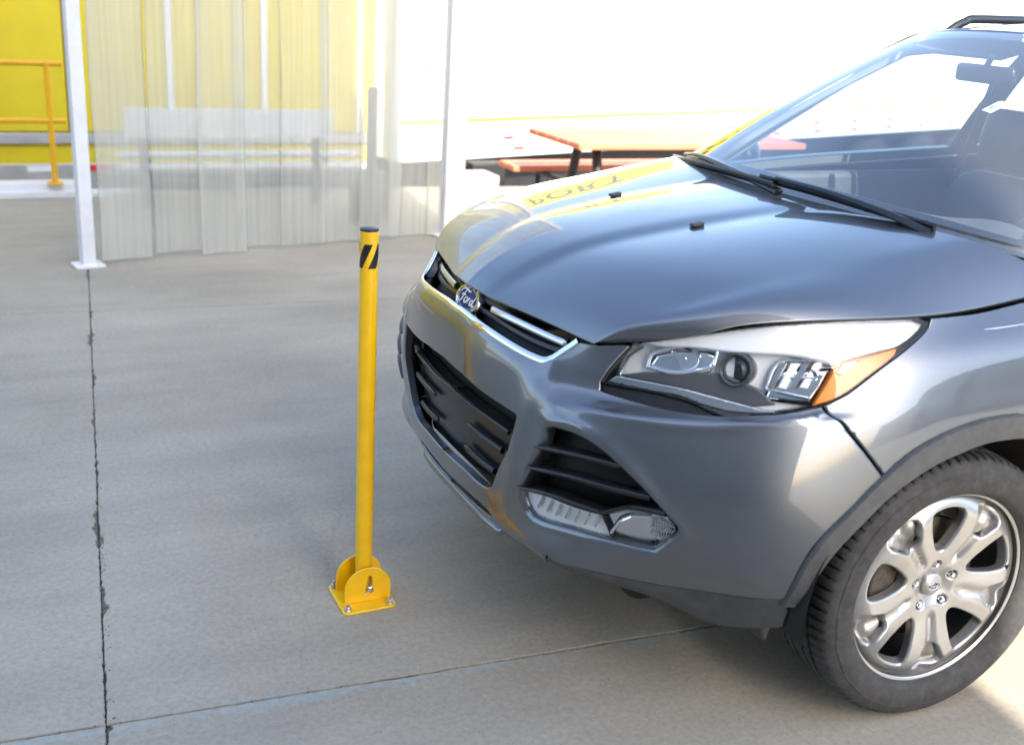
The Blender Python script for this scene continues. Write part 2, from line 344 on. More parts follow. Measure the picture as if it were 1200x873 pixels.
HOOD_KEYS = [  # lines that run from the nose lip back to the cowl: middle, crease, foot of the crease, shoulder ridge, shut line
 [(.889,0,.919),(.850,0,.955),(.70,0,1.036),(.52,0,1.081),(.33,0,1.109),(.15,0,1.129),(0,0,1.141)],
 [(.880,.088,.917),(.840,.095,.951),(.70,.125,1.031),(.52,.145,1.076),(.33,.16,1.104),(.15,.17,1.125),(-.003,.18,1.139)],
 [(.874,.120,.914),(.832,.128,.945),(.695,.160,1.022),(.515,.182,1.066),(.33,.198,1.094),(.148,.210,1.116),(-.006,.220,1.134)],
 [(.786,.475,.899),(.745,.515,.945),(.60,.562,1.004),(.455,.584,1.042),(.285,.604,1.072),(.08,.620,1.107),(-.14,.634,1.138)],
 [(.763,.489,.905),(.662,.582,.932),(.545,.658,.975),(.40,.722,.997),(.22,.778,1.008),(.0,.788,1.010),(-.34,.79,1.047)],
]
def hood_columns():
    K = np.array(HOOD_KEYS); v = np.array([0, 18, 25, 80, 110]); rows = []
    bul = [np.array([0, 0, .001]), np.zeros(3), np.array([.006, 0, .010]), np.array([.004, .010, .012])]
    for r in range(K.shape[1]):
        P = []
        for k in range(4):
            n = v[k+1]-v[k]; b = bul[k]*(.25 if r == 0 else .6 if r == 1 else 1)
            for i in range(n): u = i/n; P.append(K[k, r]+(K[k+1, r]-K[k, r])*u+b*4*u*(1-u))
        P.append(K[4, r]); P = np.array(P); m = len(P)
        Q = np.concatenate([P[1:16][::-1]*[1, -1, 1], P, P[-1]+(P[-1]-P[-16:-1][::-1])])
        w = np.exp(-.5*(np.arange(-9, 10)/2.6)**2); w /= w.sum()
        S = np.stack([np.convolve(Q[:, c], w, 'same') for c in range(3)], 1)[15:15+m]
        S[0] = P[0]*[1, 0, 1]+[0, 0, S[0][2]-P[0][2]]; S[-1] = P[-1]; rows.append(S)
    R_ = np.array(rows); idx = list(range(0, 111, 3)); idx = idx+([110] if idx[-1] != 110 else [])
    return R_[:, idx].transpose(1, 0, 2)
HOOD = hood_columns()
FE = {
 'chrome': [(0.01614,0.6648), (0.05207,0.6676), (0.1742,0.6594), (0.2786,0.6534), (0.3502,0.6497), (0.3869,0.6524), (0.4055,0.6734), (0.4255,0.7179), (0.4549,0.7776)],
 'mouth': [(0.008691,0.4342), (0.1231,0.4256), (0.2199,0.4143), (0.3695,0.4155), (0.3632,0.3642), (0.3514,0.3152), (0.3044,0.2375), (0.2844,0.2021), (0.2671,0.1821), (0.2224,0.168), (0.1233,0.1721), (0.005834,0.1703)],
 'slot': [(0,0.1089), (0.04585,0.1215), (0.1551,0.1281), (0.2172,0.1248), (0.2452,0.1186), (0.2561,0.1043), (0.2333,0.09261), (0.2027,0.09303), (0.1397,0.09603), (0.0234,0.08542), (0,0.0454)],
 'hlbot': [(0.5346,0.6031), (0.641,0.5866), (0.7343,0.5705), (0.8128,0.5637), (0.8921,0.5755), (0.9402,0.5815), (0.9946,0.5949), (1.026,0.6022)],
 'hlrear': [(1.068,0.6266), (1.11,0.6659), (1.152,0.7047), (1.18,0.7439), (1.17,0.7655)],
 'hlinner': [(0.5785,0.7672), (0.5551,0.7069), (0.5295,0.6307)],
 'mesh': [(0.5269,0.6295), (0.6215,0.6242), (0.7114,0.6109), (0.7529,0.5999), (0.8068,0.5765)],
 'fog': [(0.477,0.4253), (0.5335,0.439), (0.5875,0.4327), (0.6423,0.4149), (0.6982,0.3856), (0.7494,0.3536), (0.7782,0.3276), (0.8126,0.2925), (0.8326,0.2602), (0.7838,0.2021), (0.7488,0.1947), (0.6594,0.1998), (0.5557,0.1979), (0.4414,0.181), (0.4118,0.2064), (0.4159,0.2443), (0.4496,0.3276), (0.4676,0.3787)],
 'foglamp': [(0.4076,0.2337), (0.5007,0.2523), (0.5881,0.2556), (0.6556,0.259), (0.7121,0.2859), (0.7552,0.2906), (0.8099,0.2867), (0.8317,0.2558), (0.7819,0.1965), (0.7466,0.189), (0.6562,0.1943), (0.5507,0.1925), (0.4341,0.1751), (0.4037,0.2001)],
 'fogdiv': [(0.6547,0.2599), (0.6686,0.2227), (0.6731,0.1983)],
 'slat1': [(0.4453,0.3667), (0.5485,0.3917), (0.6294,0.3991), (0.69,0.3995)],
 'slat2': [(0.4262,0.3055), (0.5624,0.3361), (0.6878,0.34), (0.7716,0.3361)],
 'slat3': [(0.3955,0.2402), (0.5134,0.2693), (0.5961,0.2727), (0.6603,0.2745), (0.7141,0.2999), (0.7565,0.3044), (0.8079,0.3012)],
 'gap': [(1.026,0.6022), (1.097,0.5054), (1.162,0.4626), (1.226,0.4109)],
 'valance': [(0.4851,0.1001), (0.5251,0.09253), (0.594,0.09957), (0.7123,0.08993), (0.8026,0.08861), (0.9363,0.09637), (1.071,0.1073)],
 'archout': [(1.074,0.1165), (1.099,0.2219), (1.125,0.2787), (1.175,0.3453), (1.226,0.4096), (1.282,0.4581), (1.347,0.4916), (1.426,0.5122), (1.517,0.5194), (1.592,0.5146)],
 'bar': [(0.1207,0.7511), (0.2408,0.7638), (0.3339,0.7639), (0.4054,0.7566)],
 'badge': [(0.06793,0.7408)],
 'platebar': [(0,0.3413), (0.02561,0.3397), (0.1197,0.3353), (0.2181,0.3365), (0.3123,0.3381)],
 'rib1': [(0.109,0.2822), (0.2096,0.279), (0.292,0.2806)],
 'rib2': [(0.09279,0.2145), (0.183,0.2079), (0.2527,0.2084)],
 'amber': [(1.005,0.6035), (1.009,0.6464), (1.009,0.6773), (1.023,0.6875), (1.089,0.7045), (1.131,0.7134), (1.135,0.6965), (1.115,0.667), (1.078,0.6356), (1.044,0.6126)],
 'bright': [(0.5801,0.7592), (0.6355,0.7609), (0.6985,0.7675), (0.7668,0.7711), (0.8628,0.7715), (0.9453,0.772), (1.055,0.7718), (1.157,0.7684), (1.166,0.751), (1.131,0.7195), (1.089,0.7101), (1.023,0.6923), (1.008,0.6838), (0.9701,0.6923), (0.9138,0.7046), (0.8438,0.7103), (0.7674,0.7206), (0.6902,0.7402), (0.6326,0.7517)],
 'projector': [(0.8067,0.6784)],
 'turn': [(0.6116,0.6895), (0.6239,0.7264), (0.6575,0.7366), (0.7287,0.7258), (0.7551,0.7147), (0.7549,0.6725), (0.7378,0.664), (0.6761,0.6689)],
 'cube': [(0.8884,0.6201), (0.8925,0.6725), (0.9263,0.6798), (1.012,0.6794), (1.012,0.6439), (1.003,0.609)],
 'drl': [(0.5345,0.633), (0.5556,0.6553), (0.629,0.6467), (0.7094,0.6347), (0.8077,0.6162), (0.8662,0.6052), (0.9329,0.5937), (0.8921,0.5898), (0.8185,0.5915), (0.7607,0.6021), (0.7076,0.6173)],
}
# ---------------------------------------------------------------- sheet panels cut from the nets
def resample(poly, step):
    P = [np.array(p, float) for p in poly]; out = []
    for a, b in zip(P, P[1:]+P[:1]):
        n = max(1, int(math.ceil(np.linalg.norm(b-a)/step)))
        out += [a+(b-a)*k/n for k in range(n)]
    return np.array(out)
def smooth_line(poly, n=6):
    """Catmull-Rom through the points of an open line"""
    P = [np.array(p, float) for p in poly]; P = [2*P[0]-P[1]]+P+[2*P[-1]-P[-2]]; out = []
    for i in range(1, len(P)-2):
        for k in range(n):
            u = k/n; a, b, c, d = P[i-1:i+3]
            out.append(.5*((2*b)+(c-a)*u+(2*a-5*b+4*c-d)*u*u+(3*b-a-3*c+d)*u**3))
    return out+[P[-2]]
def smooth_loop(poly, n=5):
    P = [np.array(p, float) for p in poly]; m = len(P); out = []
    for i in range(m):
        a, b, c, d = P[i-1], P[i], P[(i+1) % m], P[(i+2) % m]
        for k in range(n):
            u = k/n; out.append(.5*((2*b)+(c-a)*u+(2*a-5*b+4*c-d)*u*u+(3*b-a-3*c+d)*u**3))
    return out
def inside(pts, poly):
    x, y = pts[:, 0][:, None], pts[:, 1][:, None]; a = poly; b = np.roll(poly, -1, 0)
    c = (a[:, 1] > y) != (b[:, 1] > y); dy = b[:, 1]-a[:, 1]; dy = np.where(np.abs(dy) < 1e-12, 1e-12, dy)
    return (c & (x < (b[:, 0]-a[:, 0])*(y-a[:, 1])/dy+a[:, 0])).sum(1) % 2 == 1
def area(p): return .5*np.sum(p[:, 0]*np.roll(p[:, 1], -1)-np.roll(p[:, 0], -1)*p[:, 1])
def offset_loop(p, d):
    """moves a closed loop by d to its inner side"""
    t = np.roll(p, -1, 0)-np.roll(p, 1, 0); t /= np.maximum(np.linalg.norm(t, axis=1), 1e-9)[:, None]
    n = np.stack([-t[:, 1], t[:, 0]], 1)*np.sign(area(p)); return p+n*d
def seg_dist(pts, A, B):
    D = np.full(len(pts), 9.0); Q = np.zeros((len(pts), 2))
    if not len(A): return D, Q
    for i0 in range(0, len(pts), 2000):
        p = pts[i0:i0+2000, None]; ab = (B-A)[None]; u = np.clip(((p-A)*ab).sum(2)/np.maximum((ab**2).sum(2), 1e-12), 0, 1)
        q = A+ab*u[..., None]; d = np.linalg.norm(p-q, axis=2); k = d.argmin(1); r = np.arange(len(k))
        D[i0:i0+2000] = d[r, k]; Q[i0:i0+2000] = q[r, k]
    return D, Q
class Ridged:
    """a net with raised (or sunk) lines on it"""
    def __init__(self, net, ridges):
        self.n = net; self.ks, self.kt = net.ks, net.kt; self.r = []
        for poly, amp, w in ridges:
            P = np.array(smooth_line(poly, 5)); self.r.append((P[:-1], P[1:], amp, w))
    def __call__(self, st):
        st = np.atleast_2d(np.asarray(st, float)); h = np.zeros(len(st))
        for A, B, amp, w in self.r: h += amp*np.exp(-(seg_dist(st, A, B)[0]/w)**2)
        return self.n(st)+self.n.normal(st)*h[:, None]
    normal = Net.normal
def panel(net, outer, holes=(), step=.017, roll=.004, hroll=.016, flange=.018, off=0, gap=0, seam=True):
    loops = [resample(outer, step*.7)]
    if gap:
        p = offset_loop(loops[0], gap)
        if seam: p[loops[0][:, 0] < 1e-6, 0] = 0
        loops[0] = p
    loops += [resample(h, step*.6) for h in holes]; rr = [roll]+[hroll]*len(holes)
    segs = []
    for lp in loops:
        A, B = lp, np.roll(lp, -1, 0); k = ~((A[:, 0] < 1e-6) & (B[:, 0] < 1e-6)) if seam else np.ones(len(A), bool)
        segs.append((A[k], B[k]))
    lo, hi = loops[0].min(0), loops[0].max(0)
    g = np.stack(np.meshgrid(np.arange(lo[0], hi[0], step), np.arange(lo[1], hi[1], step), indexing='ij'), -1).reshape(-1, 2)
    g[1::2, 1] += step*.37
    for lp, r in zip(loops, rr):
        sgn = 1 if lp is loops[0] else -1
        for d in (.12, .35, .65, 1.0, 1.6): g = np.concatenate([g, offset_loop(lp, sgn*d*r)]) if r else g
    k = inside(g, loops[0])
    for h in loops[1:]: k &= ~inside(g, h)
    g = g[k]
    for lp, r in zip(loops, rr):
        d, _ = seg_dist(g, lp, np.roll(lp, -1, 0)); g = g[d > max(.1*r, 2e-4)]
    V = []; E = []
    for lp in loops:
        b = len(V); V += [Vector(p) for p in lp]; E += [(b+i, b+(i+1) % len(lp)) for i in range(len(lp))]
    V += [Vector(p) for p in g]
    ov, oe, of, *_ = delaunay_2d_cdt(V, E, [], 0, 1e-6)
    st = np.array([tuple(v) for v in ov]); F = np.array([f for f in of if len(f) == 3])
    c = st[F].mean(1); k = inside(c, loops[0])
    for h in loops[1:]: k &= ~inside(c, h)
    F = F[k]
    a = st[F]; cr = (a[:, 1, 0]-a[:, 0, 0])*(a[:, 2, 1]-a[:, 0, 1])-(a[:, 1, 1]-a[:, 0, 1])*(a[:, 2, 0]-a[:, 0, 0])
    F[cr < 0] = F[cr < 0][:, ::-1]; F = F[np.abs(cr) > 1e-10]
    base = net(st); n = net.normal(st); disp = np.zeros(len(st)); nr = n.copy(); outd = np.zeros_like(n)
    for (A, B), r in zip(segs, rr):
        if not len(A): continue
        d, q = seg_dist(st, A, B); m = d < r
        v = q-st; v[d < 1e-7] = 0
        vn = v/np.maximum(d, 1e-9)[:, None]
        bad = d < 1e-6
        if bad.any():
            qq = seg_dist(st[bad], A, B); mid = None
            lp = A; L2 = np.roll(lp, -1, 0)-np.roll(lp, 1, 0); idx = np.linalg.norm(st[bad][:, None]-lp[None], axis=2).argmin(1)
            t2 = L2[idx]; t2 /= np.maximum(np.linalg.norm(t2, axis=1), 1e-9)[:, None]
            pr = np.stack([t2[:, 1], -t2[:, 0]], 1); tst = st[bad]+pr*1e-3
            ins = inside(tst, loops[0])
            for h in loops[1:]: ins &= ~inside(tst, h)
            pr[ins] *= -1; vn[bad] = pr
        o3 = net(st+vn*1e-3)-base; o3 -= n*(o3*n).sum(1)[:, None]; o3 /= np.maximum(np.linalg.norm(o3, axis=1), 1e-9)[:, None]
        x = np.clip((r-d)/max(r, 1e-9), 0, 1); dd = r-np.sqrt(np.maximum(r*r-(x*r)**2, 0)); dd = np.minimum(dd, r)
        up_ = m & (dd > disp-1e-12); disp[up_] = dd[up_]; x = np.minimum(x, .97)
        nr[up_] = (n*np.sqrt(1-x**2)[:, None]+o3*x[:, None])[up_]; outd[up_] = o3[up_]
    P = base-n*(off+disp)[:, None]
    # flange turned in along every free edge
    if flange:
        cnt = {}
        for f in F:
            for i in range(3):
                e = (f[i], f[(i+1) % 3]); cnt[e] = 1
        fe = [e for e in cnt if (e[1], e[0]) not in cnt and not (seam and st[e[0], 0] < 1e-6 and st[e[1], 0] < 1e-6)]
        ids = sorted({i for e in fe for i in e}); mp = {i: len(P)+k for k, i in enumerate(ids)}; mq = {i: len(P)+len(ids)+k for k, i in enumerate(ids)}
        ids = np.array(ids); o = outd[ids]; o[np.linalg.norm(o, axis=1) < .5] = n[ids][np.linalg.norm(o, axis=1) < .5]
        P = np.concatenate([P, P[ids], P[ids]-n[ids]*flange]); nr = np.concatenate([nr, o, o])
        F = [tuple(f) for f in F]+[(e[1], e[0], mp[e[0]], mp[e[1]]) for e in fe if False]+[(mp[e[1]], mp[e[0]], mq[e[0]], mq[e[1]]) for e in fe]
    else: F = [tuple(f) for f in F]
    return P, F, nr
MIR = np.array([1, -1, 1.])
def mirrored(p): return p[0]*MIR, [tuple(reversed(f)) for f in p[1]], p[2]*MIR
def build_panel(name, mtl, parent, *pp):
    V = np.concatenate([p[0] for p in pp]); N = np.concatenate([p[2] for p in pp]); F = []; b = 0
    for p in pp: F += [tuple(int(i)+b for i in f) for f in p[1]]; b += len(p[0])
    me = bpy.data.meshes.new(name); me.from_pydata(V.tolist(), [], F); me.shade_smooth()
    N = N/np.maximum(np.linalg.norm(N, axis=1), 1e-9)[:, None]
    me.normals_split_custom_set_from_vertices([tuple(x) for x in N])
    return link(name, me, mtl, parent)
def on(net, st, off=0):
    st = np.atleast_2d(np.asarray(st, float)); return net(st)-net.normal(st)*off
# ---------------------------------------------------------------- the yard: a loading apron that ends at a dock edge
gx = Vector((-.9962, .0868, 0)).normalized(); gy = Vector((.0868, .9962, 0)).normalized()    # along the joints / towards the viewer
ORG = Vector((1.833, .234, 0))                   # crossing of the two joints nearest the camera
def gpt(a, b, z=0): p = ORG+gx*a+gy*b; return (p.x, p.y, z)
EDGE = -6.72
gm = MB()
xs = (-90, 90)
gm.add([gpt(xs[0], EDGE, -.03), gpt(xs[1], EDGE, -.03), gpt(xs[1], 90, -.03), gpt(xs[0], 90, -.03), gpt(xs[0], EDGE-.06, -1.15), gpt(xs[1], EDGE-.06, -1.15), gpt(xs[1], -90, -1.15), gpt(xs[0], -90, -1.15)],
       [(0, 1, 2, 3), (0, 4, 5, 1), (4, 7, 6, 5)])
ground = tag(gm.build('ground', MT['far'], smooth=0), kind='structure')
def jagged(p, q, amp, step, big):
    p = Vector(p); q = Vector(q); L = (q-p).length; n = max(1, int(L/step)); t = (q-p)/L; nrm = Vector((-t.y, t.x, 0)); out = []; w = 0
    ph = random.random()*100
    for k in range(n):
        s = k/n*L; w = .6*w+.4*random.gauss(0, 1)
        cn = math.sin(s*2.1+ph)*math.sin(s*5.3+ph*2)+.6*math.sin(s*13+ph*3)+.55*math.sin(s*41+ph*5)*math.sin(s*23+ph)
        chip = max(0, cn-.55)*big*(.45+.55*random.random()) if big else 0
        out.append(p+t*s+nrm*(abs(w)*amp+chip))
    return out
def slab(a0, a1, b0, b1, fine):
    g = .0026; q = .0042; c = [gpt(a0+g, b0+q), gpt(a1-g, b0+q), gpt(a1-g, b1-q), gpt(a0+g, b1-q)]
    ctr = (Vector(c[0])+Vector(c[2]))/2
    if area(np.array([q[:2] for q in c])) < 0: c = c[::-1]
    loop = []
    for i in range(4):
        p, q = c[i], c[(i+1) % 4]; t = (Vector(q)-Vector(p)).normalized(); rough = abs(t.dot(gy)) > .7
        if fine: loop += jagged(p, q, .002 if not rough else .004, .008, .006 if not rough else .022)
        else: loop += jagged(p, q, .0015, .08, 0)
    n = len(loop); low = [v+(v-ctr).normalized()*.0025 for v in loop]
    V = [(v.x, v.y, -.0) for v in loop]+[(v.x, v.y, -.0035) for v in low]+[(v.x, v.y, -.029) for v in low]
    m = MB().add(V, [tuple(range(n))]+[(i, n+i, n+(i+1) % n, (i+1) % n) for i in range(n)]+[(n+i, 2*n+i, 2*n+(i+1) % n, n+(i+1) % n) for i in range(n)])
    return m.build('concrete_slab', MT['concrete'], ground, smooth=0)
SA = [-10.5, -7.0, -3.5, 0, 3.55, 7.1, 10.6, 14.1, 17.6]; SB = [EDGE, -3.36, 0, 3.4, 6.0]
for i in range(len(SA)-1):
    for j in range(len(SB)-1):
        slab(SA[i], SA[i+1], SB[j], SB[j+1], SA[i] in (-3.5, 0) and j in (1, 2) or (SA[i] in (-3.5, 0) and j == 0))
jm = MB(); [jm.add([gpt(SA[0], SB[0], -.0285), gpt(SA[-1], SB[0], -.0285), gpt(SA[-1], SB[-1], -.0285), gpt(SA[0], SB[-1], -.0285)], [(0, 1, 2, 3)])]
jm.v = [(x, y, -.007) for x, y, z in jm.v]; jm.build('joint_filling', MT['joint'], ground, smooth=0)
for a0_, a1_, b0_, b1_ in ((SA[0], SA[-1], 0, 0), (SA[0], SA[-1], -3.36, -3.36), (0, 0, SB[0], SB[-1])):
    P = []; n = 160
    for k in range(n+1): P.append(Vector(gpt(a0_+(a1_-a0_)*k/n+random.gauss(0, .0012), b0_+(b1_-b0_)*k/n+random.gauss(0, .0012), -.0062)))
    d_ = (P[-1]-P[0]).normalized(); s_ = Vector((-d_.y, d_.x, 0)); w_ = [(.0016 if a0_ == a1_ else .0026 if b0_ == 0 else .0062)+.0024*random.random() for _ in P]
    MB().grid([[tuple(q+s_*w) for q, w in zip(P, w_)], [tuple(q-s_*w) for q, w in zip(P, w_)]]).build('joint_gap', MT['crack'], ground, smooth=0)
db = MB()
for k in range(300):
    if random.random() < .45: a = random.uniform(-.9, 2.6); b = random.gauss(0, .004)
    else: b = -abs(random.gauss(0, 1.6))+.2; a = random.gauss(.004, .007)
    s = random.uniform(.001, .0028); z = random.uniform(-.008, 0) if abs(a if abs(a) < .05 else b) < .008 else .001
    p = Vector(gpt(a, b, z+s*.4)); rm = Matrix.Rotation(random.random()*6, 3, 'Z') @ Matrix.Rotation(random.random()*6, 3, 'X')
    db.box(p, (s*random.uniform(1, 2.2), s, s*.8), rm)
tag(db.build('joint_grit', MT['joint'], smooth=0), 'dark grit and crumbs caught in the joints between the concrete slabs', 'grit', kind='stuff')

# ---------------------------------------------------------------- warehouse behind the viewer: its shade lies over the apron
wh = empty('warehouse', (.64, 6.5, 0)); tag(wh, 'tall grey clad warehouse whose shade covers the concrete apron', 'building')
MB().box((15, .55, 7), (30, 1.1, 14)).build('wall', MT['wall'], wh)
MB().box((15, .55, 14.15), (30.0, 1.2, .3)).build('roof', MT['roof'], wh)
rb = MB()
for k in range(100): rb.box((.15+k*.3, -.03, 7), (.06, .058, 13.9))
rb.build('cladding_rib', MT['wall'], wh)['kind'] = 'stuff'
dd = MB().box((5, -.05, 2.1), (3.6, .09, 4.2)).build('roller_door', MT['wall'], wh)
for k in range(13): MB().box((5, -.11, .2+k*.32), (3.5, .03, .03)).build('slat', MT['wall'], dd)

fw = empty('unseen_building', (-8, 16, 0)); tag(fw, 'unseen low grey building added for its dark reflection in the fender', 'building')  # added out of view to darken the low reflections on the fender
MB().box((-13, 5, 2.2), (26, 10, 4.4)).build('wall', MT['wall'], fw)
MB().box((-13, 5, 4.5), (26.4, 10.4, .2)).build('roof', MT['roof'], fw)
for k in range(6): MB().box((-2.5-k*4.2, -.03, 1.7), (3, .05, 3.2)).build('roller_door', MT['alu'], fw)
# ---------------------------------------------------------------- trailers beyond the dock edge
yt = empty('yellow_trailer', (0, -8, 0)); tag(yt, 'yellow box trailer behind the strip curtain and yellow railing', 'trailer')
MB().box((3.7, -1.27, 1.5), (10.6, 2.4, 3.1)).build('box_body', MT['trailer_yellow'], yt)
px_ = [-1.52, -1.42, -.5, .35, 1.22, 2.1, 3.0, 4.2, 5.4, 6.6, 7.8, 8.9]
for a, b in zip(px_[:-1], px_[1:]):
    MB().box(((a+b)/2, -.035, 1.63), (b-a-.012, .07, 2.83)).build('side_panel', MT['trailer_yellow'], yt, bevel=.004)
for x in (-1.42, -.5, .35): MB().box((x, .012, 1.63), (.055, .024, 2.83)).build('side_post', MT['white'], yt, bevel=.003)
rv = MB()
for x in px_[2:]:
    for k in range(28): rv.lathe([(.008, 0), (.006, .006), (0.0005, .008)], 6, (x+.04, .0, .25+k*.1), 'y')
rv.build('rivet_row', MT['trailer_yellow'], yt)['kind'] = 'stuff'
MB().box((3.7, .01, .16), (10.6, .06, .09)).build('lower_rail', MT['alu'], yt, bevel=.004)
MB().box((3.7, -.02, .025), (10.6, .06, .17)).build('skirt_panel', MT['trailer_yellow'], yt)
MB().box((3.7, .0, -.155), (10.6, .07, .19)).build('base_rail', MT['alu'], yt, bevel=.004)
for k in range(22):
    x = -1.4+k*.48; MB().box((x, .0375, -.1), (.22, .004, .052)).build('tape', MT['red'] if k % 2 else MT['white'], yt)
for k in range(40): pass
for x in (2.6, 3.8, 7.2): MB().lathe([(.2, -.12), (.5, -.13), (.53, -.06), (.53, .06), (.5, .13), (.2, .12)], 28, (x, -.35, -.62), 'y').build('wheel', MT['rubber'], yt)

wt = empty('white_trailer', (-1.72, -7.68, 0), math.atan2(-.259, -.966)); tag(wt, 'sunlit white box trailer with gold stripe and yellow lettered band behind the picnic table', 'trailer')
# local axes of this trailer: x along its side away from the curtain, y towards the back of the box
def wbox(name, x0, x1, y0, y1, z0, z1, m, bevel=0): return MB().box(((x0+x1)/2, (y0+y1)/2, (z0+z1)/2), (x1-x0, y1-y0, z1-z0)).build(name, MT[m], wt, bevel=bevel)
wbox('box_body', 0, 15, .05, 2.5, -.02, 3.6, 'trailer_white')
for k in range(12): wbox('side_panel', k*1.25+.004, (k+1)*1.25-.004, -.01, .049, .08, 2.2, 'trailer_white', .003)
wbox('lettered_band', .0, 3.4, -.014, .049, 2.21, 3.52, 'trailer_yellow')
wbox('upper_panel', 3.404, 15, -.01, .049, 2.21, 3.52, 'trailer_white')
wbox('top_rail', 0, 15, -.02, .049, 3.525, 3.64, 'alu')
wbox('corner_post', -.07, -.002, -.02, .1, -.02, 3.64, 'alu', .006)
wbox('gold_stripe', .02, 15, -.022, -.011, .335, .375, 'gold')
wbox('pale_stripe', .02, 15, -.016, -.0105, .83, .85, 'gold')
wbox('base_rail', 0, 15, -.03, .049, -.03, .075, 'white', .004)
for k in range(16): wbox('tape', .55+k*.9, .55+k*.9+.16, -.0345, -.0305, .135-.105, .19-.12, 'red')
for k in range(16): wbox('upper_tape', 1.32+k*.92, 1.32+k*.92+.15, -.0145, -.0105, .14, .18, 'red')
wbox('under_shade_box', .4, 14.6, .35, 2.2, -.75, -.025, 'post')  # black box standing in for the shade under the trailer
for x in (8.6, 10.0, 11.3): MB().lathe([(.2, -.12), (.5, -.13), (.53, -.06), (.53, .06), (.5, .13), (.2, .12)], 28, (x, .2, -.62), 'y').build('wheel', MT['post'], wt)
fc = bpy.data.curves.new('lettering', 'FONT'); fc.body = 'SPORT'; fc.size = .66; fc.extrude = .004; fc.offset = .012; fc.space_character = 1.12
tmp = bpy.data.objects.new('lettering_curve', fc); COL.objects.link(tmp); bpy.context.view_layer.update()
lme = bpy.data.meshes.new_from_object(tmp.evaluated_get(bpy.context.evaluated_depsgraph_get())); bpy.data.objects.remove(tmp); lme.materials.clear()
lt = link('lettering', lme, MT['ink'], wt); lt.rotation_euler = (R(90), 0, 0); lt.location = (.35, -.02, 2.56); lt.scale = (1, 1.65, 1)

# ---------------------------------------------------------------- dock edge furniture
o = MB().box((-2.05, -6.35, .095), (.32, .2, .18)).build('dock_bumper', MT['black'], bevel=.012); tag(o, 'black rubber dock bumper beside the right curtain post', 'dock bumper')
o = MB().box((-1.66, -5.72, .1), (.34, .3, .2)).build('concrete_block', MT['block'], bevel=.012); tag(o, 'small rough concrete block near the right curtain post', 'block')
bm_ = empty('dock_beam', (1.7, -6.2, 0)); tag(bm_, 'white painted steel beam lying at the foot of the yellow railing', 'beam')
MB().box((.55, 0, .05), (1.9, .16, .1)).build('flange', MT['white'], bm_, bevel=.006)
MB().box((-.3, .1, .025), (1.0, .08, .05)).build('lower_flange', MT['white'], bm_, bevel=.005)
rl = empty('safety_railing', (1.48, -6.1, 0)); tag(rl, 'yellow tubular safety railing left of the strip curtain', 'railing')
for x in (0, 1.5, 3.0): MB().tube([(x, 0, .1), (x, 0, .96)], .021, 12).build('post', MT['railing'], rl)
for z in (.945, .55): MB().tube([(-.1, 0, z), (3.2, 0, z)], .021, 12, ref=(0, 1, 0)).build('rail', MT['railing'], rl)
for x in (0, 1.5, 3.0): MB().box((x, 0, .105), (.1, .1, .01)).build('base_plate', MT['railing'], rl)
bb = empty('barrier_board', (.3, -5.6, 0)); tag(bb, 'long white board on low posts seen through the strip curtain', 'barrier')
MB().box((0, 0, .6), (1.48, .03, .205)).build('board', MT['white'], bb, bevel=.004)
for x in (-.62, .62): MB().box((x, -.03, .25), (.05, .028, .5)).build('leg', MT['greypost'], bb)
pr = empty('pipe_rack', (.1, -5.95, 0)); tag(pr, 'two white horizontal pipes low behind the strip curtain', 'pipe rack')
for z in (.325, .235): MB().tube([(-.85, 0, z), (.95, 0, z)], .028, 12, ref=(0, 1, 0)).build('pipe', MT['white'], pr)
for x in (-.6, .1, .75): MB().box((x, -.04, .17), (.04, .05, .34)).build('stand', MT['greypost'], pr)
cs = MB().box((.1, -6.42, .07), (2.1, .2, .13)).build('kerb_stop', MT['greypost'], bevel=.02); tag(cs, 'dark grey wheel stop on the dock edge behind the curtain', 'wheel stop')
gp = empty('grey_pedestal', (-.53, -4.95, 0)); tag(gp, 'dark grey post on a black pedestal behind the curtain, just beyond the yellow bollard top', 'pedestal')
MB().lathe([(.0005, .94), (.03, .935), (.036, .92), (.036, .36)], 16).build('post', MT['greypost'], gp)
MB().lathe([(.036, .372), (.085, .36), (.09, .34), (.09, .0)], 20).build('sleeve', MT['greypost'], gp)
for s in (-1, 1): MB().box((s*.115, .0, .14), (.05, .12, .28 if s > 0 else .21)).build('side_box', MT['post'], gp, bevel=.006)

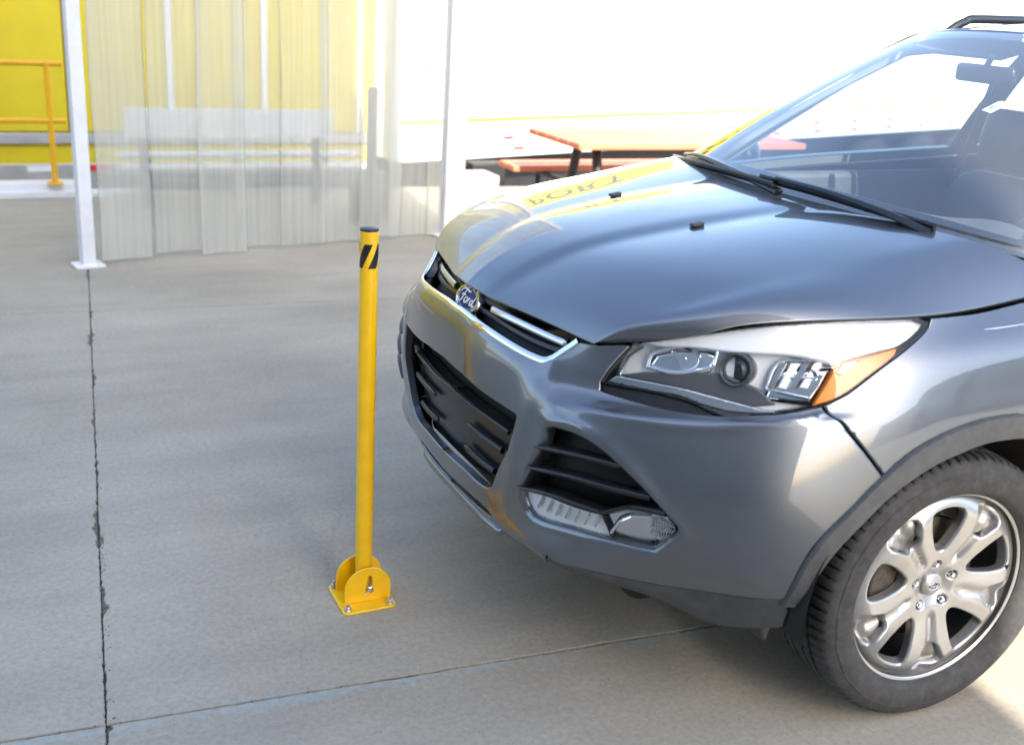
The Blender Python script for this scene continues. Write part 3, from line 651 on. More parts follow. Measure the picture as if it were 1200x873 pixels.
# ---------------------------------------------------------------- strip curtain in its frame
c0 = Vector((1.462, -4.02, 0)); c1 = Vector((-.885, -4.40, 0)); cdir = (c1-c0).normalized(); clen = (c1-c0).length
sc = empty('strip_curtain', c0, math.atan2(cdir.y, cdir.x)); tag(sc, 'clear plastic strip curtain hanging in a white post frame', 'strip curtain')
def strip_mat():
    m, nt, N, L, P = nodes('clear_vinyl'); N.remove(P); out = N['Material Output']
    tr = N.new('ShaderNodeBsdfTransparent'); tr.inputs['Color'].default_value = (.93, .94, .93, 1)
    df = N.new('ShaderNodeBsdfDiffuse'); df.inputs['Color'].default_value = (.70, .71, .66, 1)
    tl = N.new('ShaderNodeBsdfTranslucent'); tl.inputs['Color'].default_value = (.75, .76, .74, 1)
    gl = N.new('ShaderNodeBsdfGlossy'); gl.inputs['Roughness'].default_value = .12
    m1 = N.new('ShaderNodeMixShader'); m1.inputs[0].default_value = .5; L.new(df.outputs[0], m1.inputs[1]); L.new(tl.outputs[0], m1.inputs[2])
    m2 = N.new('ShaderNodeMixShader'); f = noise(nt, 6, 4, .6, stretch=(1.6, 1.6, .15)); oi = N.new('ShaderNodeObjectInfo'); L.new(math_(nt, 'ADD', math_(nt, 'ADD', math_(nt, 'MULTIPLY_ADD', f, .16, .16), math_(nt, 'MULTIPLY', noise(nt, 5, 3, .6, stretch=(9, 9, .03)), .36)), math_(nt, 'MULTIPLY', oi.outputs['Random'], .22)), m2.inputs[0]); L.new(tr.outputs[0], m2.inputs[1]); L.new(m1.outputs[0], m2.inputs[2])
    fr = two_sided_fresnel(nt, 1.35)
    m3 = N.new('ShaderNodeMixShader'); L.new(fr.outputs[0], m3.inputs[0]); L.new(m2.outputs[0], m3.inputs[1]); L.new(gl.outputs[0], m3.inputs[2]); L.new(m3.outputs[0], out.inputs['Surface'])
    return m
MT['vinyl'] = strip_mat(); MT['bead'] = thin_glass('vinyl_edge', (.75, .77, .76), .2, 1.4, .35, (.6, .62, .6))
x = .07; k = 0
while x < clen-.1:
    w = random.uniform(.26, .31); yb = (.022 if k % 2 else -.022); bow = random.uniform(.006, .016); sway = random.uniform(-.025, .025); G = []
    for i in range(16):
        z = .03+random.uniform(0, .0)+(3.15)*i/15; row = []
        for j in range(9):
            u = j/8-.5; row.append((x+u*w+w/2+sway*(1-i/15)*.6+.006*math.sin(i*.9+k), yb+bow*math.cos(u*5.5)+.008*math.sin(i*.55+k*1.7)*(1-i/15)+.004*math.sin(j*1.9+i*.3+k), z+(.012*math.sin(k*2.3) if i == 0 else 0)))
        G.append(row)
    o = MB().grid(G).build('vinyl_strip', MT['vinyl'], sc, smooth=60, fix=False)
    for j in (0, 8): MB().tube([G[i][j] for i in range(16)], .0028, 6, caps=False, ref=(1, 0, 0)).build('edge_bead', MT['bead'], o)
    x += w*random.uniform(.72, .93) if k != 0 else w*1.08; k += 1
for px0, nm in ((0, 'post'), (clen, 'post')):
    MB().box((px0, 0, 1.6), (.075, .075, 3.2)).build(nm, MT['white'], sc, bevel=.006)
    MB().box((px0, 0, .008), (.16, .14, .016)).build('base_plate', MT['white'], sc, bevel=.003)
MB().box((clen/2, 0, 3.24), (clen+.1, .1, .09)).build('header', MT['white'], sc, bevel=.006)

# ---------------------------------------------------------------- picnic table
tb = empty('picnic_table', (-2.28, -3.88, 0), R(180-1)); tag(tb, 'coral red picnic table with black metal legs beyond the car', 'picnic table')
for k in range(5): MB().box((0, -.30+k*.15, .735), (1.76, .142, .04)).build('top_board', MT['table'], tb, bevel=.006)
for s in (-1, 1):
    for k in range(2): MB().box((0, s*(.70+k*.14-.07), .445), (1.76, .132, .04)).build('seat_board', MT['table'], tb, bevel=.006)
for x in (-.62, .62):
    for s in (-1, 1):
        MB().tube([(x, s*.12, .715), (x, s*.30, .0)], .032, 12).build('leg', MT['post'], tb)
        MB().tube([(x-.12*0, s*.70, .425), (x, s*.70, .0)], .022, 10).build('seat_leg', MT['post'], tb)
    MB().tube([(x, -.70, .405), (x, .70, .405)], .02, 10).build('cross_bar', MT['post'], tb)
# ---------------------------------------------------------------- the car
W = Net(BODY, mir=3); HN = Net(HOOD, True, mir=3); TM = W.kt[-1]
fe = {k: [np.array(p) for p in v] for k, v in FE.items()}
XZ = lambda P: P[:, [0, 2]]
SIDE = (W.ks[9], W.ks[18])
def side(pts): return [p for p in W.find(np.array(pts, float), XZ, SIDE)]
car = empty('parked_car'); tag(car, 'metallic grey crossover car parked nose-on to the yellow bollard', 'car')
WR = Ridged(W, [
    ([(.405, .665), (.418, .58), (.412, .50), (.395, .43), (.385, .34), (.36, .24), (.325, .15)], .0035, .024),          # edge between the nose face and the corner
    ([(.47, .497), (.53, .512), (.62, .520), (.74, .510), (.86, .512), (.99, .540), (1.03, .570)], .0055, .016),               # brow under the lamp
    ([(.47, .452), (.54, .470), (.61, .452), (.70, .405), (.79, .325), (.845, .255)], .007, .020),                       # flared rim of the intake
    ([(.40, .115), (.55, .150), (.70, .155), (.85, .150), (1.0, .150)], .004, .03),
])
# painted sheet -------------------------------------------------
chrome = smooth_line(fe['chrome'], 5); hlbot = smooth_line(fe['hlbot'], 4); hlrear = smooth_line(fe['hlrear'], 4); hlin = smooth_line(fe['hlinner'], 4)
g0, g1 = W([fe['gap'][0]])[0], W([fe['gap'][-1]])[0]
gap = [fe['gap'][0]]+[p for p in W.find(np.array([[g0[0]+(g1[0]-g0[0])*u, g0[2]+(g1[2]-g0[2])*u] for u in (.15, .3, .45, .6, .75, .9)]), XZ, (W.ks[9], W.ks[13]))]+[fe['gap'][-1]]; arch = smooth_line(fe['archout'], 4); val = smooth_line(fe['valance'], 4)
i_g = int(np.argmin([np.linalg.norm(p-gap[-1]) for p in arch]))
mouth = smooth_line(fe['mouth'][1:4], 3)+smooth_line(fe['mouth'][3:6], 3)[1:]+smooth_line(fe['mouth'][5:], 4)[1:]
mouth = [np.array([0, fe['mouth'][0][1]])]+mouth[:-1]+[np.array([0, fe['mouth'][-1][1]])]
# the mouth reaches the middle line, so the sheet runs round it: a lower and an upper half joined outside the mouth
top_t = TM-.004
bump = [(0, 0), (.40, 0), (.445, .03)]+val+arch[1:i_g]+gap[::-1]+hlbot[::-1][1:]+hlin[::-1]+[np.array([.555, top_t]), np.array([.465, top_t])]+[p for p in chrome[::-1] if p[1] < top_t]
bump = [np.array(p, float) for p in bump]; bump[-1][0] = 0
iL = [np.array([0, .105])]+[np.array(p) for p in ((.10, .108), (.18, .108), (.232, .104), (.245, .095), (.232, .086), (.18, .078), (.10, .074))]+[np.array([0, .072])]
bump = bump+[mouth[0]]+mouth[1:]+[iL[0]]+iL[1:]
fog = smooth_loop(fe['fog'], 3)
half = panel(WR, bump, [fog], gap=.0016, hroll=.016, roll=.0045)
build_panel('front_bumper', MT['paint'], car, half, mirrored(half))
vp = [np.array(p, float) for p in [(.40, 0), (.445, .03)]+val]
ve = np.array([1.098, .0]); vpoly = vp+[np.array([1.092, .06]), ve]
h2 = panel(W, vpoly, gap=.0012, roll=.006, off=.003, seam=False)
for p in (h2, mirrored(h2)): build_panel('lower_valance', MT['valance'], car, p)
hood = [(0, 0), (HN.ks[-1], 0), (HN.ks[-1], HN.kt[-1]), (0, HN.kt[-1])]
hp = panel(HN, hood, gap=.0018, roll=.0055, flange=.03, step=.015)
build_panel('hood', MT['paint'], car, hp, mirrored(hp))
rear_arch = side([(.448*math.cos(R(a)), .347+.448*math.sin(R(a))) for a in range(106, 176, 5)])
fr_end = side([(-.62, z) for z in (.4, .6, .8, .95)])
fend = arch[i_g:-1]+rear_arch+[np.array([rear_arch[-1][0]+.01, .02]), np.array([fr_end[0][0], .02])]+fr_end+[np.array([fr_end[-1][0]+.01, top_t+.002])]+[np.array([fe['hlrear'][-1][0], top_t+.002])]+hlrear[::-1][1:]+gap[:-1]
fp = panel(W, fend, gap=.0016, roll=.0045, seam=False)
for p in (fp, mirrored(fp)): build_panel('fender', MT['paint'], car, p)
xs_ = {x: side([(x, z) for z in (.42, .6, .8, 1.0)]) for x in (-.62, -1.62, -2.30)}
def between(a, b, extra=()):
    A, B = xs_[a], xs_[b]
    return [np.array([A[0][0], .03]), np.array([B[0][0], .03])]+B+[np.array([B[-1][0], top_t]), np.array([A[-1][0], top_t])]+A[::-1]
ra = [(-2.69+.44*math.cos(R(a)), .347+.44*math.sin(R(a))) for a in range(2, 180, 6)]
d1 = panel(W, between(-.62, -1.62), gap=.002, roll=.005, seam=False, step=.03)
rd = [np.array([xs_[-1.62][0][0], .03]), np.array([side([(-2.24, .36)])[0][0], .03])]+side([p for p in ra if p[0] > -2.45])+[p for p in side([(-2.5, .95)])]+[np.array([side([(-2.5, .95)])[0][0], top_t]), np.array([xs_[-1.62][-1][0], top_t])]+xs_[-1.62][::-1]
d2 = panel(W, rd, gap=.002, roll=.005, seam=False, step=.03)
for q in ((d1, mirrored(d1)), (d2, mirrored(d2))):
    for p in q:
        d = build_panel('door', MT['paint'], car, p); sgn = 1 if p[0][:, 1].mean() > 0 else -1; x = p[0][:, 0].min()+.12
        MB().tube([(x, sgn*.915, .905), (x+.02, sgn*.945, .91), (x+.16, sgn*.947, .91), (x+.19, sgn*.915, .905)], .014, 10, flat=1.3).build('handle', MT['paint'], d)
qa = side([p for p in ra if p[0] < -2.45])
qp = [np.array([side([(-2.5, .95)])[0][0], top_t])]+side([(-2.5, .95)])+qa+[np.array([qa[-1][0]+.01, .03]), np.array([W.ks[-1], .03]), np.array([W.ks[-1], top_t])]
q1 = panel(W, qp, gap=.0, roll=.005, seam=False, step=.03)
build_panel('rear_body', MT['paint'], car, q1, mirrored(q1))
# wheel-arch cladding, liners and floor --------------------------
def arch_R(a): return float(np.interp(a, [0, 8, 24, 37, 57, 78, 97, 110, 140, 180], [.436, .430, .418, .402, .391, .388, .400, .414, .42, .42]))
def arch_O(a): return float(np.interp(a, [0, 7, 19, 27, 39, 51, 62, 72, 82, 95, 105, 140, 180], [.462, .459, .463, .459, .441, .439, .443, .444, .445, .452, .462, .455, .455]))
for sgn in (1, -1):
    for cx in (0, -2.69):
        A_ = np.arange(4, 177, 3.0)
        so = W.find(np.array([(cx+arch_O(a)*math.cos(R(a)), .347+arch_O(a)*math.sin(R(a))) for a in A_]), XZ, SIDE)
        PO = W(so); G = []
        for a, po in zip(A_, PO):
            ri, ro = arch_R(a), arch_O(a); row = []
            for u, out in ((1.0, -.006), (1.0, .004), (.93, .011), (.5, .013), (.12, .016), (.0, .014), (-.04, .004), (-.04, -.05)):
                r_ = ri+(ro-ri)*u; row.append((cx+r_*math.cos(R(a)), sgn*(po[1]+out+(.006*(1-u))), .347+r_*math.sin(R(a))))
            G.append(row)
        MB().grid(G).build('arch_cladding', MT['arch'], car, smooth=30)
        L = []
        for a in np.arange(-8, 189, 7):
            r_ = .43; L.append([(cx+r_*math.cos(R(a)), sgn*y, .355+r_*math.sin(R(a))) for y in (.895, .75, .56)])
        MB().grid(L).build('wheel_liner', MT['black'], car, fix=False)
MB().box((-1.345, 0, .275), (1.75, 1.68, .13)).build('floor_pan', MT['black'], car)
MB().box((.02, 0, .42), (1.25, 1.08, .36)).build('engine_shield', MT['black'], car, bevel=.03)
MB().box((-.05, 0, .235), (1.05, 1.06, .06)).build('undertray', MT['black'], car, bevel=.02)
MB().box((.64, 0, .345), (.26, .92, .05)).build('front_undertray', MT['black'], car, bevel=.02)
MB().box((-3.0, 0, .42), (.9, 1.08, .2)).build('rear_floor', MT['black'], car)
for sgn in (1, -1):
    MB().tube([(-.46, sgn*.875, .30), (-1.3, sgn*.88, .285), (-2.24, sgn*.875, .295)], .035, 12, flat=1.6).build('sill_cladding', MT['plastic'], car)
    m = MB().prism([(.45, .30), (.43, .235), (.415, .228), (.40, .30)], lambda u, v, w: (u, sgn*(.62+w), v), .15); m.build('mud_flap', MT['plastic'], car, bevel=.01)
# upper grille ---------------------------------------------------
gr = empty('upper_grille', (0, 0, 0), parent=car)
rec = [np.array([0, .60])]+[np.array([p[0], p[1]-.03]) for p in chrome if p[0] > .01]+[np.array([.52, TM]), np.array([0, TM])]
g1 = panel(W, rec, off=.055, flange=0, roll=0, step=.03); build_panel('recess', MT['black'], gr, g1, mirrored(g1))
ch = on(W, [p for p in smooth_line(fe['chrome'], 8)], .004); full = np.concatenate([(ch*MIR)[::-1], ch[1:]])
MB().tube(full, [.0105]*len(full), 12, flat=.62, ref=(1, 0, .5)).build('chrome_frame', MT['chrome'], gr, smooth=60)
lip = on(W, [p+np.array([0, .022]) for p in smooth_line(fe['chrome'], 8)[:-6]], .03); lf = np.concatenate([(lip*MIR)[::-1], lip[1:]])
lo2 = on(W, [p+np.array([0, .008]) for p in smooth_line(fe['chrome'], 8)[:-6]], .006); lf2 = np.concatenate([(lo2*MIR)[::-1], lo2[1:]])
MB().grid([lf2, lf]).build('lower_shelf', MT['gloss'], gr, smooth=60)
br = on(W, smooth_line(fe['bar'], 6), .03)
for p in (br, br*MIR):
    w_ = [.0105]*len(p); w_[-1] = .004; MB().tube(p, w_, 12, flat=.5, ref=(1, 0, .35)).build('grille_bar', MT['satin'], gr, smooth=60)
for q, dz in ((.03, .026), (.034, -.02)):
    s_ = on(W, [(s, fe['bar'][0][1]-dz) for s in np.linspace(0, .40, 22)], .038); f_ = np.concatenate([(s_*MIR)[::-1], s_[1:]])
    MB().tube(f_, .008, 8, flat=.6, ref=(1, 0, .35)).build('black_slat', MT['bar'], gr)
# oval badge with script
bd = empty('badge', (.876, 0, .8785), parent=gr); bd.rotation_euler = (0, R(-24), 0)
def oval(a, b, n=48): return [(a*math.cos(2*math.pi*k/n), b*math.sin(2*math.pi*k/n)) for k in range(n)]
BF = lambda u, v, w: (w, u, v)
def ring(o, i, prof): # o/i half axes pairs
    G = [[(x, a*math.cos(t), b*math.sin(t)) for t in np.linspace(0, 2*math.pi, 49)[:-1]] for a, b, x in prof]; return MB().grid(G, wrap=True)
script = [
 [(-.041, .009), (-.036, .0165), (-.024, .020), (-.010, .0185), (.0, .0175), (.006, .020)],
 [(-.019, .0185), (-.021, .006), (-.026, -.009), (-.034, -.0155), (-.041, -.0125), (-.040, -.007)],
 [(-.033, .003), (-.022, .005), (-.012, .005)],
 [(-.006, .002), (-.012, -.003), (-.0105, -.010), (-.003, -.011), (.002, -.005), (.0, .0015), (-.006, .002)],
 [(.006, .001), (.009, .002), (.0075, -.006), (.006, -.011)], [(.0085, -.003), (.012, .0015), (.016, .002)],
 [(.031, .001), (.024, .001), (.0195, -.006), (.022, -.011), (.028, -.0085), (.033, .001)], [(.040, .016), (.035, .004), (.032, -.008), (.036, -.0115), (.042, -.007)],
]
def make_badge(parent, k=1.0):
    """built facing +x, y to the badge's reading right"""
    A, B = .068*k, .0365*k
    ring(0, 0, [(A*.99, B*.98, -.012*k), (A, B, .002*k), (A*.97, B*.95, .007*k), (A*.91, B*.84, .007*k), (A*.88, B*.78, .004*k)]).build('rim', MT['chrome'], parent, smooth=50)
    MB().prism(oval(A*.92, B*.86), BF, .0045*k).build('oval_field', MT['badge'], parent, smooth=30)
    ring(0, 0, [(A*.83, B*.72, .0044*k), (A*.82, B*.71, .0056*k), (A*.80, B*.68, .0056*k), (A*.79, B*.67, .0044*k)]).build('inner_line', MT['script'], parent, smooth=50)
    m = MB()
    for st in script:
        P = smooth_line([(.0062*k, x*1.12*k, y*1.05*k) for x, y in st], 6); n = len(P)
        m.tube(P, [(.0016+.0016*math.sin(math.pi*(i+.5)/n))*k for i in range(n)], 6, flat=.5, ref=(1, 0, 0))
    m.build('script_lettering', MT['script'], parent, smooth=60)
class _B: pass
make_badge(bd)
# lower mouth ----------------------------------------------------
lg = empty('lower_grille', (0, 0, 0), parent=car)
mrec = [np.array([0, .03]), np.array([.30, .03]), np.array([.41, .30]), np.array([.42, .45]), np.array([0, .46])]
m1 = panel(W, mrec, off=.085, flange=0, roll=0, step=.03); build_panel('recess', MT['black'], lg, m1, mirrored(m1))
pb = fe['platebar']; pb = [np.array([0, pb[1][1]+.004])]+pb[1:]
pl = [np.array([0, .155])]+[np.array(p) for p in ((.12, .158), (.20, .165), (.275, .21), (.335, .30), (.352, .345))]+smooth_line(pb, 4)[::-1]
m2 = panel(W, pl, off=.04, flange=.03, roll=.004, step=.025); build_panel('plate_panel', MT['bar'], lg, m2, mirrored(m2))
def across(st, off, r, name, m, parent, both=True, flat=.7, n=10):
    p = on(W, smooth_line(st, 6), off); p = np.concatenate([(p*MIR)[::-1], p[1:]]) if both else p
    return MB().tube(p, r, n, flat=flat, ref=(1, 0, 0)).build(name, m, parent, smooth=60)
across(pb, .03, .007, 'top_bar', MT['bar'], lg)
for rname in ('rib1', 'rib2'):
    p = on(W, smooth_line(fe[rname], 5), .028)
    for q in (p, p*MIR): MB().tube(q, [.004]+[.009]*(len(q)-1), 10, flat=.9, ref=(1, 0, 0)).build('rib', MT['bar'], lg, smooth=60)
MB().box((.69, 0, .53), (.22, .84, .36)).build('crash_beam', MT['black'], lg, bevel=.02)
lipst = [(0, .035), (.1, .034), (.2, .035), (.26, .04)]
sp = np.concatenate([on(W, smooth_line(lipst, 6), -.004), on(W, [(.285, .05), (.30, .06)], .012)]); sp = np.concatenate([(sp*MIR)[::-1], sp[1:]])
nsp = len(sp); MB().tube(sp, [.013*min(1, .25+.25*min(i, nsp-1-i)) for i in range(nsp)], 12, flat=.8, ref=(1, 0, 0)).build('splitter', MT['paint'], lg, smooth=60)
# fog lamp pocket ------------------------------------------------
fgl = smooth_loop(fe['foglamp'], 3); div = fe['fogdiv']
lampP = [p for p in fe['foglamp'][3:10]]+[div[2], div[1]]; sideP = fe['foglamp'][:4]+[div[1], div[2]]+fe['foglamp'][10:]
for sgn in (1, -1):
    MM = (lambda p: p) if sgn > 0 else mirrored
    fp_ = empty('fog_lamp_pocket', (0, 0, 0), parent=car)
    build_panel('recess', MT['black'], fp_, MM(panel(W, smooth_loop([q+(q-np.mean(fe['fog'], 0))*.10 for q in fe['fog']], 2), off=.07, flange=0, roll=0, step=.03, seam=False)))
    for sname, r_ in (('slat1', .0075), ('slat2', .0075), ('slat3', .009)):
        q = on(W, smooth_line(fe[sname], 6), -.002); q = q if sgn > 0 else q*MIR; n_ = len(q)
        G = []
        for i, c in enumerate(q):   # a blade: round nose, thin tail reaching back into the pocket
            k_ = min(1, .35+i*.25); bx, bz = -.055*.8, -.004
            G.append([tuple(c+np.array(d)) for d in ((bx, -.02*sgn, .002+bz), (-.006, 0, .006*k_), (.002, 0, .0045*k_), (.004, 0, 0), (.002, 0, -.0045*k_), (-.006, 0, -.006*k_), (bx, -.02*sgn, -.004+bz))])
        MB().grid(G).build('slat', MT['bar'], fp_, smooth=60)
    build_panel('lens', MT['lens'], fp_, MM(panel(W, fgl, off=.005, flange=.0, roll=.004, step=.02, seam=False)))
    build_panel('bowl', MT['satin'], fp_, MM(panel(W, lampP, off=.024, flange=-.018, roll=.016, step=.012, seam=False)))
    build_panel('side_reflector', MT['lampgrey'], fp_, MM(panel(W, sideP, off=.02, flange=-.014, roll=.004, step=.02, seam=False)))
    m = MB()
    cst = np.array([.745, .245])
    for k in range(9):   # fluting in the lamp's outer end
        s_ = .775+k*.0058; hh = .030-.003*abs(k-3); p = on(W, [(s_+.004*math.sin(u*3), .247+u*hh) for u in np.linspace(-1, 1, 7)], .016); m.tube(p if sgn > 0 else p*MIR, .0022, 6)
    m.build('fluting', MT['satin'], fp_)
    m = MB()
    for k in range(7):
        p = on(W, [(.45+k*.03, .205+.004*k*.5), (.47+k*.03, .238+.002*k)], .015); m.tube(p if sgn > 0 else p*MIR, .0028, 6)
    m.build('prism_bar', MT['satin'], fp_)
    q = on(W, [(.675, .215), (.70, .25), (.735, .275), (.775, .28)], .013); m = MB(); m.tube(q if sgn > 0 else q*MIR, .004, 8); m.build('bowl_edge', MT['chrome'], fp_)
# headlamps ------------------------------------------------------
lens_poly = hlin+smooth_line(fe['mesh'], 4)[1:]+[p for p in hlbot if p[0] > .815]+hlrear+[np.array([1.12, TM]), np.array([.60, TM])]
meshP = smooth_line(fe['mesh'], 4)+[p for p in hlbot[::-1] if p[0] < .805]
back_poly = [np.array(p) for p in ((.545, .62), (.72, .59), (.85, .588), (1.0, .605), (1.07, .645), (1.16, .74), (1.16, TM), (.57, TM), (.55, .72))]
bright = smooth_line([np.array([p[0], TM-.001]) if i < 8 else p for i, p in enumerate(fe['bright'])], 3)
for sgn in (1, -1):
    MM = (lambda p: p) if sgn > 0 else mirrored
    hl = empty('headlight', (0, 0, 0), parent=car)
    mp = lambda P: P if sgn > 0 else P*MIR
    build_panel('lens', MT['lens'], hl, MM(panel(W, lens_poly, gap=.0012, roll=.003, flange=0, off=.001, seam=False)))
    build_panel('seal', MT['black'], hl, MM(panel(W, lens_poly, gap=-.0005, holes=[[tuple(p) for p in offset_loop(resample(lens_poly, .01), .0026)]], roll=.001, hroll=.001, flange=.03, off=.003, step=.02, seam=False)))
    build_panel('housing', MT['lampgrey'], hl, MM(panel(W, back_poly, off=.046, flange=-.035, roll=.01, step=.03, seam=False)))
    build_panel('chrome_bezel', MT['bezel'], hl, MM(panel(W, bright, off=.02, flange=.03, roll=.008, step=.015, seam=False)))
    build_panel('amber_reflector', MT['amber'], hl, MM(panel(W, fe['amber'], off=.012, flange=.02, roll=.004, step=.015, seam=False)))
    build_panel('amber_bulb', MT['amberdark'], hl, MM(panel(W, [(1.015, .665), (1.03, .66), (1.05, .675), (1.055, .69), (1.035, .692), (1.02, .685)], off=.009, flange=.004, roll=.003, step=.01, seam=False)))
    build_panel('turn_reflector', MT['chrome'], hl, MM(panel(W, fe['turn'], off=.036, flange=-.008, roll=.012, step=.012, seam=False)))
    build_panel('cube_reflector', MT['chrome'], hl, MM(panel(W, fe['cube'], off=.034, flange=-.01, roll=.012, step=.012, seam=False)))
    build_panel('lamp_strip', MT['satin'], hl, MM(panel(W, fe['drl'], off=.018, flange=.012, roll=.004, step=.012, seam=False)))
    m = MB()
    for ln in ([(.885, .64), (.89, .69), (.93, .697), (1.0, .695)], [(.885, .64), (.93, .632), (.99, .622)], [(.90, .665), (.94, .66), (.985, .66)], [(.615, .69), (.62, .735), (.66, .748), (.74, .738), (.755, .69)], [(.615, .69), (.68, .672), (.755, .685)], [(.56, .66), (.575, .72), (.60, .755)]):
        m.tube(mp(on(W, smooth_line(ln, 5), .034)), .0042, 8)
    m.build('bezel_line', MT['chrome'], hl, smooth=60)
    build_panel('smoked_floor', MT['lampdark'], hl, MM(panel(W, [(.556, .655), (.61, .672), (.70, .672), (.78, .668), (.87, .640), (.92, .612), (.86, .606), (.78, .618), (.66, .640)], off=.035, flange=.01, roll=.004, step=.015, seam=False)))
    build_panel('led_block', MT['gloss'], hl, MM(panel(W, [(.915, .637), (.965, .632), (.985, .652), (.93, .658)], off=.036, flange=.01, roll=.004, step=.012, seam=False)))
    # projector: barrel and bulging lens, looking forward
    pc = mp(on(W, fe['projector'], .024))[0]; pj_ = empty('projector', pc, parent=hl); pj_.rotation_euler = (0, R(-8), R(12*sgn))
    # names below the third level stay on the lamp itself
    bpy.data.objects.remove(pj_)
    rot = Matrix.Rotation(R(34*sgn), 3, 'Z') @ Matrix.Rotation(R(-14), 3, 'Y')
    def place_l(mb, name, m_):
        mb.v = [tuple(Vector(pc)+rot @ Vector(v)) for v in mb.v]; mb.build(name, m_, hl, smooth=50)
    place_l(MB().lathe([(.0005, .020), (.012, .0185), (.022, .0135), (.0285, .004), (.030, 0)], 28, axis='x'), 'projector_lens', MT['lens'])
    place_l(MB().lathe([(.0005, -.02), (.026, -.02), (.029, -.002)], 28, axis='x'), 'projector_core', MT['gloss'])
    place_l(MB().lathe([(.0295, -.02), (.0305, .003), (.035, .006), (.038, .0), (.037, -.04), (.028, -.04)], 28, axis='x'), 'projector_ring', MT['lampdark'])
    def bowl_at(st, sy, sz, tag_):
        q0 = Vector(mp(on(W, [st], .036))[0]); b_ = MB().lathe([(.0005, -.020), (.010, -.0185), (.018, -.012), (.0245, -.002), (.026, .002), (.0275, .002), (.0275, -.006)], 28, axis='x')
        b_.v = [tuple(q0+rot @ Vector((x, y*sy, z*sz))) for x, y, z in b_.v]; b_.build(tag_, MT['chrome'], hl, smooth=40)
        l_ = MB().lathe([(.0005, .008), (.0045, .006), (.006, 0), (.0045, -.012), (.003, -.02)], 14, axis='x'); l_.v = [tuple(q0+rot @ Vector((x-.004, y, z))) for x, y, z in l_.v]; l_.build('bulb', MT['satin'], hl, smooth=50)
    bowl_at((.685, .712), 1.35, .95, 'reflector_bowl'); bowl_at((.955, .668), 1.1, .62, 'reflector_bowl')
    for k_ in range(4):
        q_ = mp(on(W, [(.898+k_*.024, .690), (.912+k_*.024, .690), (.906+k_*.024, .640), (.892+k_*.024, .642)], .033)); MB().add([tuple(v) for v in q_]+[tuple(v+np.array([.006, 0, .002])) for v in q_], [(4, 5, 6, 7), (0, 1, 5, 4), (1, 2, 6, 5), (2, 3, 7, 6), (3, 0, 4, 7)]).build('led_facet', MT['bezel'] if k_ % 2 else MT['chrome'], hl, smooth=0)
    m = MB()   # honeycomb insert under the lamp
    mpoly = np.array(meshP)
    S_ = np.arange(.525, .815, .003)
    for dgn in (1, -1):
        for c in np.arange(.42, .80, .0085):
            T_ = c+dgn*(S_-.66)*.9; ok = inside(np.stack([S_, T_], 1), mpoly); run = []
            for s_, t_, k_ in list(zip(S_, T_, ok))+[(0, 0, False)]:
                if k_: run.append((s_, t_))
                else:
                    if len(run) > 1: m.tube(mp(on(W, [run[0], run[-1]], .012)), .0014, 4, caps=False)
                    run = []
    m.build('honeycomb', MT['bar'], hl, smooth=0)
    build_panel('honeycomb_back', MT['black'], hl, MM(panel(W, meshP, off=.02, flange=-.012, roll=.001, step=.02, seam=False)))
# fender trim strip
q = W.find(np.array([(-.02, .978), (-.2, .99), (-.45, 1.01)]), XZ, SIDE)
for sgn in (1, -1):
    p = on(W, smooth_line(q, 5), -.001); MB().tube(p*(1, sgn, 1), [.001]+[.004]*(len(p)-1), 8, flat=.5).build('trim_strip', MT['chrome'], car)
# windscreen, roof, sides -----------------------------------------
def bulge(a, b, k, n=5):
    a, b = np.array(a, float), np.array(b, float); d = np.array([.47, 0, .88]); return [tuple(a+(b-a)*u+d*k*4*u*(1-u)) for u in np.linspace(0, 1, n)]
WS = [bulge((-.035, 0, 1.143), (-.93, 0, 1.598), .030), bulge((-.065, .33, 1.140), (-.945, .29, 1.592), .029), bulge((-.13, .57, 1.128), (-.985, .47, 1.575), .024), bulge((-.205, .69, 1.113), (-1.03, .555, 1.556), .016), bulge((-.275, .745, 1.10), (-1.065, .598, 1.540), .008)]
WN = Net(WS, True, mir=2)
wp = [(0, 0), (WN.ks[-1], 0), (WN.ks[-1], WN.kt[-1]), (0, WN.kt[-1])]
w1 = panel(WN, wp, roll=0, flange=0, step=.03); ws_ = build_panel('windscreen', MT['glass'], car, w1, mirrored(w1))
S_, T_ = WN.ks[-1], WN.kt[-1]; fb = panel(WN, [(0, 0), (S_, 0), (S_, T_), (0, T_), (0, T_-.025), (S_-.10, T_-.03), (S_-.03, T_-.06), (S_-.035, .09), (S_-.08, .06), (0, .065)], roll=0, hroll=0, flange=0, off=.004, step=.03)
build_panel('screen_border', MT['gloss'], ws_, fb, mirrored(fb))
stk = WN.find(np.array([[-.539, .283]]), lambda P: P[:, :2])[0]
sp_ = WN(stk)[0]-WN.normal(stk)[0]*.008
e1 = WN(stk+[.01, 0])[0]-WN(stk)[0]; e1 /= np.linalg.norm(e1); e2 = np.cross(WN.normal(stk)[0], e1)
m = MB()
def stick(u, v, w): return tuple(sp_+e1*(u*.98+v*.2)+e2*(v*.98-u*.2)-WN.normal(stk)[0]*w)
m.prism([(-.016, -.032), (.016, -.032), (.016, .022), (.009, .030), (-.009, .030), (-.016, .022)], stick, .0015).build('screen_sticker', MT['white'], ws_)
m = MB().prism([(-.009, -.016), (.006, -.016), (.006, -.002), (-.009, -.002)], lambda u, v, w: stick(u, v, w-.0025), .001); m.build('sticker_print', mat('sticker_print', (.18, .32, .2), .5), ws_)
